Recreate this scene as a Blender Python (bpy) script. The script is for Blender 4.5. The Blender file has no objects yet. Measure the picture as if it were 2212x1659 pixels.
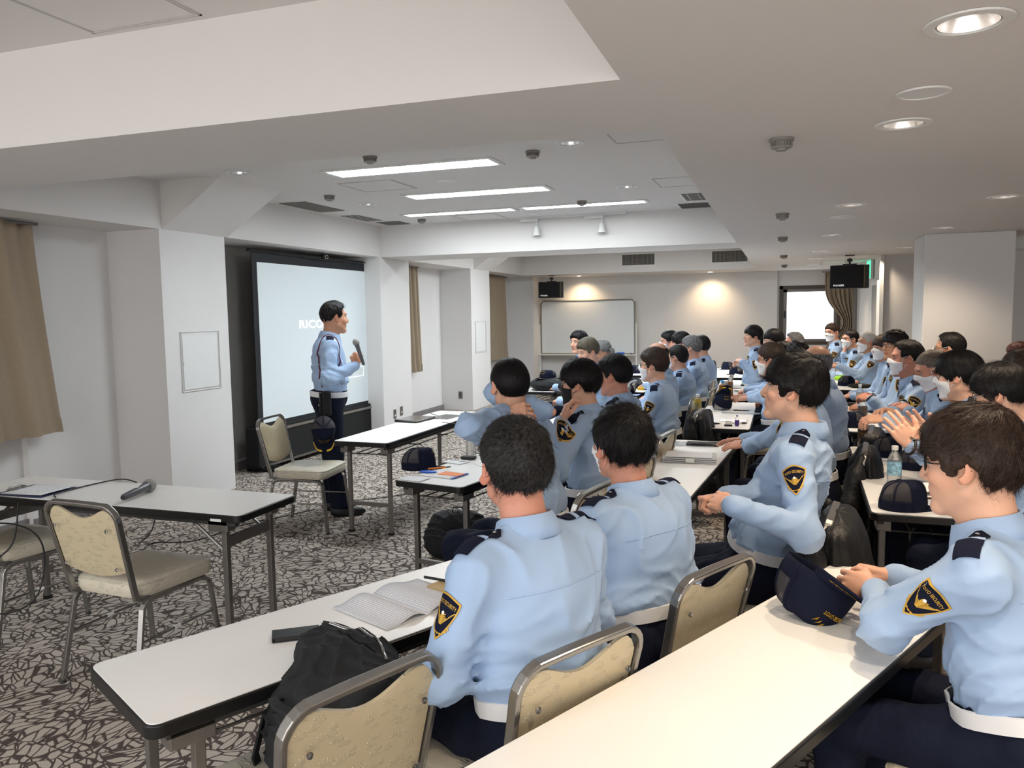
import bpy, bmesh, math, random
import numpy as np
from math import sin, cos, pi, radians, sqrt, atan2, tan
from mathutils import Vector, Matrix
from mathutils.bvhtree import BVHTree
SC = bpy.context.scene
COL = SC.collection
# ---------------------------------------------------------------- camera
F_PX, CXP, CYP, CAM_H = 1700.0, 1106.0, 829.5, 1.6
YAW, PITCH, ROLL = radians(-19.0489), radians(5.1589), math.atan(.015)
_fw = np.array([sin(YAW)*cos(PITCH), cos(YAW)*cos(PITCH), -sin(PITCH)])
_r0 = np.array([cos(YAW), -sin(YAW), 0.]); _u0 = np.cross(_r0, _fw)
_r = _r0*cos(ROLL)-_u0*sin(ROLL); _u = _u0*cos(ROLL)+_r0*sin(ROLL)
cam = bpy.data.cameras.new('camera'); cam_o = bpy.data.objects.new('camera', cam); COL.objects.link(cam_o)
cam_o.matrix_world = Matrix(((_r[0], _u[0], -_fw[0], 0), (_r[1], _u[1], -_fw[1], 0), (_r[2], _u[2], -_fw[2], CAM_H), (0, 0, 0, 1)))
cam.sensor_width = 36; cam.lens = F_PX/2212*36; cam.clip_start = .05; cam.clip_end = 100
SC.camera = cam_o
def ray(x, y): return _fw+_r*(x-CXP)/F_PX-_u*(y-CYP)/F_PX
def onz(x, y, z): d = ray(x, y); t = (z-CAM_H)/d[2]; return Vector((t*d[0], t*d[1], z))
def onx(x, y, X): d = ray(x, y); t = X/d[0]; return Vector((X, t*d[1], CAM_H+t*d[2]))
def ony(x, y, Y): d = ray(x, y); t = Y/d[1]; return Vector((t*d[0], Y, CAM_H+t*d[2]))
# ---------------------------------------------------------------- world, view
W = bpy.data.worlds.new('world'); SC.world = W; W.use_nodes = True
bg = W.node_tree.nodes['Background']; bg.inputs[0].default_value = (1.0, .975, .945, 1); bg.inputs[1].default_value = 1.1
SC.view_settings.view_transform = 'Standard'; SC.view_settings.look = 'None'; SC.view_settings.exposure = 1.32
SC.view_settings.gamma = 1; SC.view_settings.use_curve_mapping = False
try:
    cy = SC.cycles; cy.max_bounces = 6; cy.diffuse_bounces = 3; cy.glossy_bounces = 3; cy.transmission_bounces = 5
    cy.transparent_max_bounces = 8; cy.caustics_reflective = False; cy.caustics_refractive = False
    cy.use_denoising = True; cy.use_adaptive_sampling = True; cy.adaptive_threshold = .025; cy.sample_clamp_indirect = 4
except Exception: pass
TUBE_E, DOWN_W, WASH_W = 14.0, 26.0, 19.0
# ---------------------------------------------------------------- materials
MATS = {}
def s2l(c): return tuple(((v/12.92) if v <= .04045 else ((v+.055)/1.055)**2.4) for v in c)
def rgb(r, g, b): return s2l((r/255, g/255, b/255))
class NT:
    def __init__(s, name):
        s.m = bpy.data.materials.new(name); s.m.use_nodes = True; s.t = s.m.node_tree; s.n = s.t.nodes; s.l = s.t.links
        s.b = s.n['Principled BSDF']; MATS[name] = s.m
    def add(s, typ, **kw):
        n = s.n.new(typ)
        for k, v in kw.items():
            if k.startswith('i_'): n.inputs[int(k[2:]) if k[2:].isdigit() else k[2:].replace('_', ' ')].default_value = v
            else: setattr(n, k, v)
        return n
    def link(s, a, ao, b, bi): s.l.new(a.outputs[ao], b.inputs[bi])
def mat(name, col, rough=.6, metal=0., spec=.5, noise=0., nscale=20., bump=0., bscale=80., bdist=.002, coat=0., sheen=0., emit=None, estr=0., alpha=1., trans=0., ior=1.45, sub=0., vcol=False):
    if name in MATS: return MATS[name]
    N = NT(name); b = N.b
    b.inputs['Base Color'].default_value = (*col, 1); b.inputs['Roughness'].default_value = rough
    b.inputs['Metallic'].default_value = metal; b.inputs['Specular IOR Level'].default_value = spec
    b.inputs['Coat Weight'].default_value = coat; b.inputs['Sheen Weight'].default_value = sheen
    b.inputs['Transmission Weight'].default_value = trans; b.inputs['IOR'].default_value = ior; b.inputs['Alpha'].default_value = alpha
    if sub:
        b.inputs['Subsurface Weight'].default_value = sub; b.inputs['Subsurface Radius'].default_value = (.012, .004, .002); b.inputs['Subsurface Scale'].default_value = 1.
    if emit is not None:
        b.inputs['Emission Color'].default_value = (*emit, 1); b.inputs['Emission Strength'].default_value = estr
    tc = N.add('ShaderNodeTexCoord')
    src = None
    if vcol:
        at_ = N.add('ShaderNodeAttribute', attribute_name='Col'); N.link(at_, 'Color', b, 'Base Color'); src = at_
    if noise:
        nz = N.add('ShaderNodeTexNoise', i_Scale=nscale, i_Detail=3.); N.link(tc, 'Object', nz, 'Vector')
        mr = N.add('ShaderNodeMapRange'); mr.inputs[3].default_value = 1-noise; mr.inputs[4].default_value = 1+noise*.6
        mr.inputs[1].default_value = .3; mr.inputs[2].default_value = .7
        N.link(nz, 'Fac', mr, 0)
        mx = N.add('ShaderNodeMix', data_type='RGBA', blend_type='MULTIPLY'); mx.inputs[0].default_value = 1
        if src: N.link(src, 'Color', mx, 6)
        else: mx.inputs[6].default_value = (*col, 1)
        N.link(mr, 0, mx, 7); N.link(mx, 2, b, 'Base Color')
    if bump:
        nb = N.add('ShaderNodeTexNoise', i_Scale=bscale, i_Detail=4.); N.link(tc, 'Object', nb, 'Vector')
        bp = N.add('ShaderNodeBump', i_Strength=bump, i_Distance=bdist); N.link(nb, 'Fac', bp, 'Height'); N.link(bp, 0, b, 'Normal')
    return N.m
M_wall = mat('wall_paper', rgb(224, 222, 221), .85, noise=.012, nscale=3, bump=.12, bscale=260, bdist=.001)
M_ceil = mat('ceiling_paper', rgb(224, 221, 219), .9, bump=.1, bscale=240, bdist=.001)
M_panel = mat('panel_white', rgb(226, 227, 226), .55)
M_line = mat('seam_grey', rgb(196, 194, 192), .7)
M_base = mat('baseboard_grey', rgb(128, 122, 124), .6)
M_darkpanel = mat('dark_sheet', rgb(168, 165, 160), .35, metal=.2, noise=.06, nscale=2)
M_det = mat('detector_grey', rgb(150, 147, 143), .6)
M_print = None
M_black = mat('black_plastic', rgb(24, 24, 26), .45)
M_blackm = mat('black_matt', rgb(20, 20, 22), .85, bump=.2, bscale=150)
M_screenb = mat('screen_border', rgb(30, 32, 38), .7)
M_screen = mat('screen_fabric', rgb(200, 209, 213), .8, emit=(.78, .88, .92), estr=.08)
M_glow = mat('projected_text', rgb(250, 252, 252), .8, emit=(.9, .97, 1.), estr=.30)
M_white = mat('laminate_white', rgb(247, 245, 242), .32, spec=.4, noise=.01, nscale=6)
M_edge = mat('edge_black', rgb(17, 17, 19), .35)
M_steel = mat('steel_grey', rgb(124, 120, 116), .38, metal=.7, noise=.08, nscale=30)
M_chrome = mat('chrome', rgb(160, 158, 156), .22, metal=.95)
M_chair = mat('chair_steel', rgb(152, 150, 147), .24, metal=.85)
M_whitem = mat('white_metal', rgb(228, 228, 226), .4)
M_refl = mat('reflector_alu', rgb(205, 205, 208), .22, metal=1.)
M_grille = mat('grille_grey', rgb(140, 136, 130), .6)
M_gdark = mat('grille_dark', rgb(54, 52, 50), .7)
M_tube = mat('tube_glow', (1, 1, 1), .5, emit=(.90, .97, 1.0), estr=TUBE_E)
M_lamp = mat('lamp_glow', (1, 1, 1), .5, emit=(1, .86, .68), estr=14)
M_window = mat('window_daylight', (1, 1, 1), .3, emit=(.93, .98, 1.), estr=1.15)
M_wframe = mat('window_frame_brown', rgb(82, 74, 66), .45, metal=.3)
M_gold = mat('gold_thread', rgb(202, 160, 62), .5, metal=.15)
M_goldb = mat('gold_bright', rgb(236, 190, 40), .5)
M_navy = mat('navy_cloth', rgb(22, 26, 44), .9, spec=.15, bump=.25, bscale=400, bdist=.001)
M_navyp = mat('navy_trousers', rgb(20, 25, 42), .85, spec=.2, bump=.5, bscale=16, bdist=.02)
M_silver = mat('silver_button', rgb(220, 222, 226), .25, metal=.9)
M_paper = mat('paper', rgb(244, 244, 246), .8)
M_ink = mat('ink', rgb(110, 110, 124), .8)
M_belt = mat('belt_white', rgb(226, 226, 228), .55)
M_mask = mat('mask_white', rgb(238, 238, 242), .85)
M_maskk = mat('mask_black', rgb(34, 33, 35), .8)
M_glassf = mat('glasses_frame', rgb(26, 26, 32), .3)
M_skin = mat('skin', rgb(222, 180, 158), .48, spec=.4, vcol=True, noise=.05, nscale=14, bump=.12, bscale=300, bdist=.001)
M_red = mat('braid_red', rgb(96, 26, 40), .7, bump=.4, bscale=300)
M_orange = mat('orange', rgb(246, 130, 30), .6)
M_blue = mat('blue_plastic', rgb(30, 96, 206), .5)
M_green = mat('lime_green', rgb(160, 220, 40), .5)
M_wood = mat('notebook_tan', rgb(196, 168, 122), .7)
def fabric_shirt():
    N = NT('shirt_blue'); b = N.b
    b.inputs['Roughness'].default_value = .62; b.inputs['Sheen Weight'].default_value = .08; b.inputs['Specular IOR Level'].default_value = .3
    b.inputs['Base Color'].default_value = (*rgb(158, 183, 216), 1)
    tc = N.add('ShaderNodeTexCoord')
    mp = N.add('ShaderNodeMapping'); mp.inputs['Scale'].default_value = (1, 1, .55); N.link(tc, 'Object', mp, 0)
    n1 = N.add('ShaderNodeTexNoise', i_Scale=7., i_Detail=2.5, i_Distortion=.8); N.link(mp, 0, n1, 0)
    n1.noise_type = 'RIDGED_MULTIFRACTAL' if hasattr(n1, 'noise_type') else None
    n2 = N.add('ShaderNodeTexNoise', i_Scale=900., i_Detail=1.); N.link(tc, 'Object', n2, 0)
    b1 = N.add('ShaderNodeBump', i_Strength=.5, i_Distance=.018); N.link(n1, 'Fac', b1, 'Height')
    b2 = N.add('ShaderNodeBump', i_Strength=.15, i_Distance=.0006); N.link(n2, 'Fac', b2, 'Height'); N.link(b1, 0, b2, 'Normal')
    N.link(b2, 0, b, 'Normal'); return N.m
M_shirt = fabric_shirt()
def hair_mat(name, col, grey=0.):
    N = NT(name); b = N.b
    b.inputs['Roughness'].default_value = .5; b.inputs['Specular IOR Level'].default_value = .22
    b.inputs['Anisotropic'].default_value = .6
    tc = N.add('ShaderNodeTexCoord'); n = N.add('ShaderNodeTexNoise', i_Scale=120., i_Detail=3.); N.link(tc, 'Object', n, 0)
    cr = N.add('ShaderNodeValToRGB'); e = cr.color_ramp.elements
    e[0].position = .35; e[0].color = (*[c*.7 for c in col], 1); e[1].position = .68
    g = rgb(150, 148, 146); e[1].color = (*[c*1.5*(1-grey)+k*grey for c, k in zip(col, g)], 1)
    N.link(n, 'Fac', cr, 0); N.link(cr, 0, b, 'Base Color')
    bp = N.add('ShaderNodeBump', i_Strength=.5, i_Distance=.003); N.link(n, 'Fac', bp, 'Height'); N.link(bp, 0, b, 'Normal')
    return N.m
H_black = hair_mat('hair_black', rgb(20, 18, 19)); H_brown = hair_mat('hair_brown', rgb(52, 40, 34))
H_salt = hair_mat('hair_salt', rgb(26, 24, 25), .10); H_grey = hair_mat('hair_grey', rgb(86, 86, 88), .5)
H_white = hair_mat('hair_white', rgb(188, 184, 178), .4); H_olive = hair_mat('hair_olive', rgb(84, 78, 66)); H_red = hair_mat('hair_red', rgb(72, 36, 34))
H_shave = hair_mat('hair_stubble', rgb(92, 82, 74))
def carpet():
    N = NT('carpet'); b = N.b; b.inputs['Roughness'].default_value = .95; b.inputs['Specular IOR Level'].default_value = .1
    tc = N.add('ShaderNodeTexCoord')
    wn = N.add('ShaderNodeTexNoise', i_Scale=5., i_Detail=2.); N.link(tc, 'Object', wn, 0)
    vs = N.add('ShaderNodeVectorMath', operation='SCALE'); vs.inputs[3].default_value = .09; N.link(wn, 'Color', vs, 0)
    va = N.add('ShaderNodeVectorMath', operation='ADD'); N.link(tc, 'Object', va, 0); N.link(vs, 0, va, 1)
    big = N.add('ShaderNodeTexVoronoi', i_Scale=6.5); N.link(va, 0, big, 0)
    bige = N.add('ShaderNodeTexVoronoi', i_Scale=6.5, feature='DISTANCE_TO_EDGE'); N.link(va, 0, bige, 0)
    sep = N.add('ShaderNodeSeparateColor'); N.link(big, 'Color', sep, 0)
    ang = N.add('ShaderNodeMath', operation='MULTIPLY'); ang.inputs[1].default_value = 6.28; N.link(sep, 0, ang, 0)
    rot = N.add('ShaderNodeVectorRotate', rotation_type='Z_AXIS'); N.link(va, 0, rot, 0); N.link(ang, 0, rot, 'Angle')
    mp = N.add('ShaderNodeMapping'); mp.inputs['Scale'].default_value = (12, 27, 1); N.link(rot, 0, mp, 0)
    sm = N.add('ShaderNodeTexVoronoi', i_Scale=1., feature='DISTANCE_TO_EDGE'); sm.inputs['Randomness'].default_value = 1; N.link(mp, 0, sm, 0)
    t1 = N.add('ShaderNodeMapRange'); t1.inputs[1].default_value = .05; t1.inputs[2].default_value = .10; N.link(sm, 0, t1, 0)
    t2 = N.add('ShaderNodeMapRange'); t2.inputs[1].default_value = .012; t2.inputs[2].default_value = .03; N.link(bige, 0, t2, 0)
    mn = N.add('ShaderNodeMath', operation='MULTIPLY'); N.link(t1, 0, mn, 0); N.link(t2, 0, mn, 1)
    sp = N.add('ShaderNodeTexNoise', i_Scale=420., i_Detail=2.); N.link(tc, 'Object', sp, 0)
    t3 = N.add('ShaderNodeMapRange'); t3.inputs[1].default_value = .38; t3.inputs[2].default_value = .6; t3.inputs[3].default_value = .45; t3.inputs[4].default_value = 1.12; N.link(sp, 0, t3, 0)
    mx = N.add('ShaderNodeMix', data_type='RGBA'); mx.inputs[6].default_value = (*rgb(94, 84, 80), 1); mx.inputs[7].default_value = (*rgb(208, 197, 186), 1); N.link(mn, 0, mx, 0)
    m2 = N.add('ShaderNodeMix', data_type='RGBA', blend_type='MULTIPLY'); m2.inputs[0].default_value = 1; N.link(mx, 2, m2, 6); N.link(t3, 0, m2, 7)
    N.link(m2, 2, b, 'Base Color')
    bp = N.add('ShaderNodeBump', i_Strength=.5, i_Distance=.004); N.link(sp, 0, bp, 'Height'); N.link(bp, 0, b, 'Normal'); return N.m
M_carpet = carpet()
def brocade(name, base, hi):
    N = NT(name); b = N.b; b.inputs['Roughness'].default_value = .38; b.inputs['Specular IOR Level'].default_value = .6
    tc = N.add('ShaderNodeTexCoord'); mp = N.add('ShaderNodeMapping'); mp.inputs['Scale'].default_value = (1, 1, 1); N.link(tc, 'Object', mp, 0)
    n = N.add('ShaderNodeTexNoise', i_Scale=18., i_Detail=1.); N.link(mp, 0, n, 0)
    s = N.add('ShaderNodeVectorMath', operation='SCALE'); s.inputs[3].default_value = .05; N.link(n, 'Color', s, 0)
    a = N.add('ShaderNodeVectorMath', operation='ADD'); N.link(mp, 0, a, 0); N.link(s, 0, a, 1)
    cell = N.add('ShaderNodeTexVoronoi', i_Scale=30.); N.link(mp, 0, cell, 0)
    d = N.add('ShaderNodeVectorMath', operation='SUBTRACT'); N.link(mp, 0, d, 0); N.link(cell, 'Position', d, 1)
    sx = N.add('ShaderNodeSeparateXYZ'); N.link(d, 0, sx, 0)
    at = N.add('ShaderNodeMath', operation='ARCTAN2'); N.link(sx, 2, at, 0); N.link(sx, 0, at, 1)
    k = N.add('ShaderNodeMath', operation='MULTIPLY'); k.inputs[1].default_value = 9; N.link(at, 0, k, 0)
    sn = N.add('ShaderNodeMath', operation='SINE'); N.link(k, 0, sn, 0)
    t = N.add('ShaderNodeMapRange'); t.inputs[1].default_value = .3; t.inputs[2].default_value = .8; N.link(sn, 0, t, 0)
    ln = N.add('ShaderNodeMapRange'); ln.inputs[1].default_value = .55; ln.inputs[2].default_value = .45; N.link(cell, 'Distance', ln, 0)
    g = N.add('ShaderNodeMath', operation='GREATER_THAN'); g.inputs[1].default_value = -.004; N.link(sx, 2, g, 0)
    m = N.add('ShaderNodeMath', operation='MULTIPLY'); N.link(t, 0, m, 0); N.link(ln, 0, m, 1)
    m3 = N.add('ShaderNodeMath', operation='MULTIPLY'); N.link(m, 0, m3, 0); N.link(g, 0, m3, 1)
    mx = N.add('ShaderNodeMix', data_type='RGBA'); mx.inputs[6].default_value = (*base, 1); mx.inputs[7].default_value = (*hi, 1); N.link(m3, 0, mx, 0)
    N.link(mx, 2, b, 'Base Color')
    bp = N.add('ShaderNodeBump', i_Strength=.8, i_Distance=.004); N.link(m3, 0, bp, 'Height'); N.link(bp, 0, b, 'Normal'); return N.m
M_seat = brocade('brocade_cream', rgb(206, 198, 180), rgb(226, 220, 204))
M_backf = brocade('brocade_shaded_back', rgb(194, 180, 150), rgb(216, 203, 174))  # same fabric as the seat, with golden shade mixed into its colour
def curtain_mat():
    return mat('curtain_taupe', rgb(158, 142, 122), .9, noise=.05, nscale=60, bump=.2, bscale=500)
M_curt = curtain_mat()
M_clear = mat('clear_plastic', (.95, .97, .98), .08, trans=.85, ior=1.25, alpha=.55)
M_label = mat('label_blue', rgb(120, 190, 222), .4, noise=.35, nscale=90)
M_tea = mat('tea', rgb(190, 150, 50), .2, trans=.3)
M_brownlab = mat('label_brown', rgb(92, 62, 44), .4, noise=.2, nscale=60)
M_mesh = mat('cap_mesh', rgb(70, 68, 74), .8, alpha=.55)
M_nylon = mat('nylon_black', rgb(17, 17, 18), .5, spec=.4, bump=.5, bscale=22, bdist=.02)
M_pole = mat('bag_cloth', rgb(20, 21, 24), .8, bump=.4, bscale=30, bdist=.01)
# ---------------------------------------------------------------- mesh helper
def link(o, parent=None):
    COL.objects.link(o)
    if parent: o.parent = parent
    return o
def tag(o, label=None, cat=None, group=None, kind=None):
    if label: o['label'] = label
    if cat: o['category'] = cat
    if group: o['group'] = group
    if kind: o['kind'] = kind
    return o
def empty(name, loc=(0, 0, 0), rz=0, label=None, cat=None, group=None):
    o = bpy.data.objects.new(name, None); o.empty_display_size = .1; o.location = loc; o.rotation_euler = (0, 0, rz); link(o)
    return tag(o, label, cat, group)
def np_mesh(name, V, F, smooth=True, angle=None, mi=None):
    """V (n,3) array, F list of arrays / (m,4) array of quads"""
    me = bpy.data.meshes.new(name); V = np.asarray(V, np.float32)
    if isinstance(F, np.ndarray):
        k = F.shape[1]; m = len(F); me.vertices.add(len(V)); me.vertices.foreach_set('co', V.ravel())
        me.loops.add(m*k); me.loops.foreach_set('vertex_index', F.astype(np.int32).ravel())
        me.polygons.add(m); me.polygons.foreach_set('loop_start', np.arange(0, m*k, k, dtype=np.int32))
        me.polygons.foreach_set('loop_total', np.full(m, k, np.int32))
        me.update(calc_edges=True)
    else:
        me.from_pydata([tuple(v) for v in V], [], [tuple(f) for f in F]); me.update()
    if smooth: me.polygons.foreach_set('use_smooth', np.ones(len(me.polygons), bool))
    if angle: me.set_sharp_from_angle(angle=angle)
    if mi is not None: me.polygons.foreach_set('material_index', np.asarray(mi, np.int32))
    return me
class MB:
    def __init__(s): s.v = []; s.f = []; s.m = []; s.cm = 0
    def add(s, V, F):
        o = len(s.v); s.v += [tuple(v) for v in V]; s.f += [tuple(i+o for i in f) for f in F]; s.m += [s.cm]*len(F); return s
    def box(s, c, sz, M=None):
        x, y, z = [k/2 for k in sz]
        V = [Vector((a*x, b*y, d*z)) for a in (-1, 1) for b in (-1, 1) for d in (-1, 1)]
        if M is not None: V = [M @ v for v in V]
        V = [v+Vector(c) for v in V]
        return s.add(V, [(0, 1, 3, 2), (4, 6, 7, 5), (0, 4, 5, 1), (2, 3, 7, 6), (0, 2, 6, 4), (1, 5, 7, 3)])
    def bb(s, x0, x1, y0, y1, z0, z1): return s.box(((x0+x1)/2, (y0+y1)/2, (z0+z1)/2), (abs(x1-x0), abs(y1-y0), abs(z1-z0)))
    def prism(s, P, z0, z1, M=None):
        n = len(P); V = [Vector((p[0], p[1], z)) for z in (z0, z1) for p in P]
        if M is not None: V = [M @ v for v in V]
        return s.add(V, [tuple(range(n-1, -1, -1)), tuple(range(n, 2*n))]+[(i, (i+1) % n, n+(i+1) % n, n+i) for i in range(n)])
    def tube(s, pts, r, seg=10, cap=True, flat=None, closed=False):
        """r number or list; flat=(a,b) half sizes of a rectangular profile"""
        P = [Vector(p) for p in pts]; n = len(P); V = []; rr = r if isinstance(r, (list, tuple)) else [r]*n
        up = Vector((0, 0, 1)); prev = None
        for i in range(n):
            if closed: t = (P[(i+1) % n]-P[i-1]).normalized()
            else: t = (P[min(i+1, n-1)]-P[max(i-1, 0)]).normalized()
            if prev is None:
                a = t.cross(up)
                if a.length < .05: a = t.cross(Vector((0, 1, 0)))
                a.normalize()
            else:
                a = (prev-t*prev.dot(t)).normalized()
            prev = a; b = t.cross(a)
            if flat:
                ring = [(flat[0], flat[1]), (-flat[0], flat[1]), (-flat[0], -flat[1]), (flat[0], -flat[1])]
                V += [P[i]+a*x+b*y for x, y in ring]
            else: V += [P[i]+(a*cos(2*pi*k/seg)+b*sin(2*pi*k/seg))*rr[i] for k in range(seg)]
        g = 4 if flat else seg; F = []
        for i in range(n if closed else n-1):
            j = (i+1) % n
            F += [(i*g+k, i*g+(k+1) % g, j*g+(k+1) % g, j*g+k) for k in range(g)]
        if cap and not closed: F += [tuple(range(g-1, -1, -1)), tuple(range((n-1)*g, n*g))]
        return s.add(V, F)
    def lathe(s, prof, c=(0, 0, 0), seg=24, M=None):
        V = []; F = []; n = len(prof)
        for r, z in prof:
            for k in range(seg):
                v = Vector((r*cos(2*pi*k/seg), r*sin(2*pi*k/seg), z))
                V.append((M @ v if M is not None else v)+Vector(c))
        for i in range(n-1): F += [(i*seg+k, i*seg+(k+1) % seg, (i+1)*seg+(k+1) % seg, (i+1)*seg+k) for k in range(seg)]
        return s.add(V, F)
    def grid(s, fn, nu, nv, thick=0.):
        V = [Vector(fn(i/nu, j/nv)) for j in range(nv+1) for i in range(nu+1)]
        F = [(j*(nu+1)+i, j*(nu+1)+i+1, (j+1)*(nu+1)+i+1, (j+1)*(nu+1)+i) for j in range(nv) for i in range(nu)]
        return s.add(V, F)
    def disc(s, c, r, seg=24, up=1):
        V = [Vector(c)+Vector((r*cos(2*pi*k/seg), r*sin(2*pi*k/seg), 0)) for k in range(seg)]
        return s.add(V, [tuple(range(seg)) if up > 0 else tuple(range(seg-1, -1, -1))])
    def build(s, name, mt, parent=None, smooth=None, bevel=0, solid=0, loc=None, rz=None, sub=0, bseg=2):
        me = np_mesh(name, s.v, s.f, smooth=smooth is not None, angle=radians(smooth) if smooth else None, mi=s.m)
        for m in (mt if isinstance(mt, (list, tuple)) else [mt]): me.materials.append(m)
        o = bpy.data.objects.new(name, me); link(o, parent)
        if solid: md = o.modifiers.new('s', 'SOLIDIFY'); md.thickness = solid; md.offset = 0
        if bevel: md = o.modifiers.new('b', 'BEVEL'); md.width = bevel; md.segments = bseg; md.limit_method = 'ANGLE'; md.angle_limit = radians(40)
        if sub: md = o.modifiers.new('u', 'SUBSURF'); md.levels = sub; md.render_levels = sub
        if loc is not None: o.location = loc
        if rz is not None: o.rotation_euler = (0, 0, rz)
        return o
def dup(root, loc=None, rz=None, parent=None):
    c = root.copy(); link(c)
    if parent: c.parent = parent
    if loc is not None: c.location = loc
    if rz is not None: c.rotation_euler = (0, 0, rz)
    for ch in list(root.children):
        d = dup(ch, parent=c)
    return c
_tn = [0]
def struct(name, mb, m, label=None, cat=None, **kw):
    o = mb.build(name, m, **kw); tag(o, label, cat, kind='structure'); return o
def trim(mb, m, label, cat='trim', **kw):
    _tn[0] += 1; return struct('trim_%d' % _tn[0], mb, m, label, cat, **kw)
def text_mesh(txt, size, ext=.0004, bold=False, sx=1., align='CENTER'):
    cu = bpy.data.curves.new('t', 'FONT'); cu.body = txt; cu.size = size; cu.extrude = ext; cu.align_x = align; cu.resolution_u = 3; cu.space_character = 1.06
    if bold: cu.offset = size*.018
    o = bpy.data.objects.new('t', cu); COL.objects.link(o)
    dg = bpy.context.evaluated_depsgraph_get(); dg.update()
    me = bpy.data.meshes.new_from_object(o.evaluated_get(dg)); V = [Vector((v.co.x*sx, v.co.y, v.co.z)) for v in me.vertices]
    F = [tuple(p.vertices) for p in me.polygons]; COL.objects.unlink(o); bpy.data.objects.remove(o); bpy.data.curves.remove(cu); bpy.data.meshes.remove(me)
    return V, F
# ================================================================= room
ZL, ZH, XS, XW, YB = 2.33, 2.72, -4.85, -5.40, 16.1
struct('floor', MB().bb(-6.2, 5.2, -2.5, 16.6, -.12, 0), M_carpet, 'grey brown carpet with dark crackle pattern', 'floor')
# ceiling: one low slab with three recesses, closed above
mb = MB()
mb.bb(-6.2, 5.2, -2.5, 16.6, ZH, ZH+.12)
mb.bb(-.5, 5.2, -2.5, 16.6, ZL, ZH)            # low ceiling on the right
mb.bb(XS, -.5, 2.54, 3.28, ZL, ZH)              # beam between recesses
mb.bb(XS, -.5, 9.02, 9.85, ZL, ZH)
mb.bb(XS, -.5, 14.88, 16.6, ZL, ZH)
mb.bb(-6.2, XS, -2.5, 16.6, ZL, ZH)            # soffit along the window wall
ceil_o = struct('ceiling', mb, M_ceil, 'white papered ceiling with recesses and beams', 'ceiling')
HOLES = [(x, y, ZL, .076) for x, y in ((.44, 2.38), (.44, 3.56), (.44, 6.16), (.44, 8.56), (.44, 10.89), (.44, 12.5), (.44, 14.3), (1.39, 6.16), (1.39, 8.3), (1.39, 10.75), (1.12, 12.1), (.44, .9), (1.39, 3.6), (1.39, 1.2), (2.6, 4.5))]
HOLES += [(x, y, ZH, .068) for x, y in ((-1.36, 5.19), (-1.36, 7.18), (-4.0, 7.19), (-4.02, 5.21))]
def bake_bool(o, cutter):
    md = o.modifiers.new('cut', 'BOOLEAN'); md.operation = 'DIFFERENCE'; md.object = cutter; md.solver = 'EXACT'; md.use_self = True
    dg = bpy.context.evaluated_depsgraph_get(); dg.update(); me = bpy.data.meshes.new_from_object(o.evaluated_get(dg)); o.modifiers.clear(); o.data = me
    COL.objects.unlink(cutter); bpy.data.objects.remove(cutter)
cb = MB()
for hx, hy, hz, hr in HOLES: cb.prism([(hx+hr*cos(k*pi/16), hy+hr*sin(k*pi/16)) for k in range(32)], hz-.05, hz+.095)
bake_bool(ceil_o, cb.build('cutter', M_ceil))
# sloped haunches above the columns
for y0, y1 in ((5.28, 6.08), (12.2, 12.95)):
    dx = .62
    V = [(XS, y0, ZL), (XS, y1, ZL), (XS, y0, ZH), (XS, y1, ZH), (XS+dx, y0, ZH), (XS+dx, y1, ZH)]
    trim(MB().add(V, [(0, 1, 5, 4), (0, 4, 2), (1, 3, 5), (0, 2, 3, 1), (2, 4, 5, 3)]), M_ceil, 'sloped haunch in the ceiling recess above a wall column', 'haunch')
# left wall pieces
mb = MB(); mb.bb(-6.2, XW-.06, -2.5, 4.38, 0, ZL); mb.bb(-6.2, XW, 4.38, 16.3, 0, ZL)
struct('wall_left', mb, M_wall, 'white window wall left of the room', 'wall')
trim(MB().bb(-6.0, XS, 5.24, 6.04, 0, ZL), M_wall, 'white wall column left of the projector screen', 'column')
trim(MB().bb(-6.0, XS, 8.98, 9.8, 0, ZL), M_wall, 'white wall column right of the projector screen', 'column')
trim(MB().bb(-6.0, XS, 12.05, 12.92, 0, ZL), M_wall, 'far white wall column with a hatch', 'column')
trim(MB().bb(-6.0, XS, 15.45, 16.4, 0, ZL), M_wall, 'white corner column beside the whiteboard', 'column')
trim(MB().bb(XW-.01, XW+.02, 6.04, 8.98, .12, ZL-.01), M_darkpanel, 'dark grey panel wall behind the projector screen', 'panel')
for i, (x, y0, y1) in enumerate(((XW-.06, -2.5, 4.38), (XW, 4.38, 5.24), (XW, 9.8, 12.05), (XW, 12.92, 15.45), (XW, 6.04, 8.98))):
    struct('baseboard_left', MB().bb(x, x+.022, y0, y1, 0, .085), M_base, 'grey baseboard under the window wall', 'baseboard', bevel=.004)
struct('baseboard_back', MB().bb(XS, .0, YB-.022, YB, 0, .085), M_base, 'grey baseboard under the whiteboard wall', 'baseboard')
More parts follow.
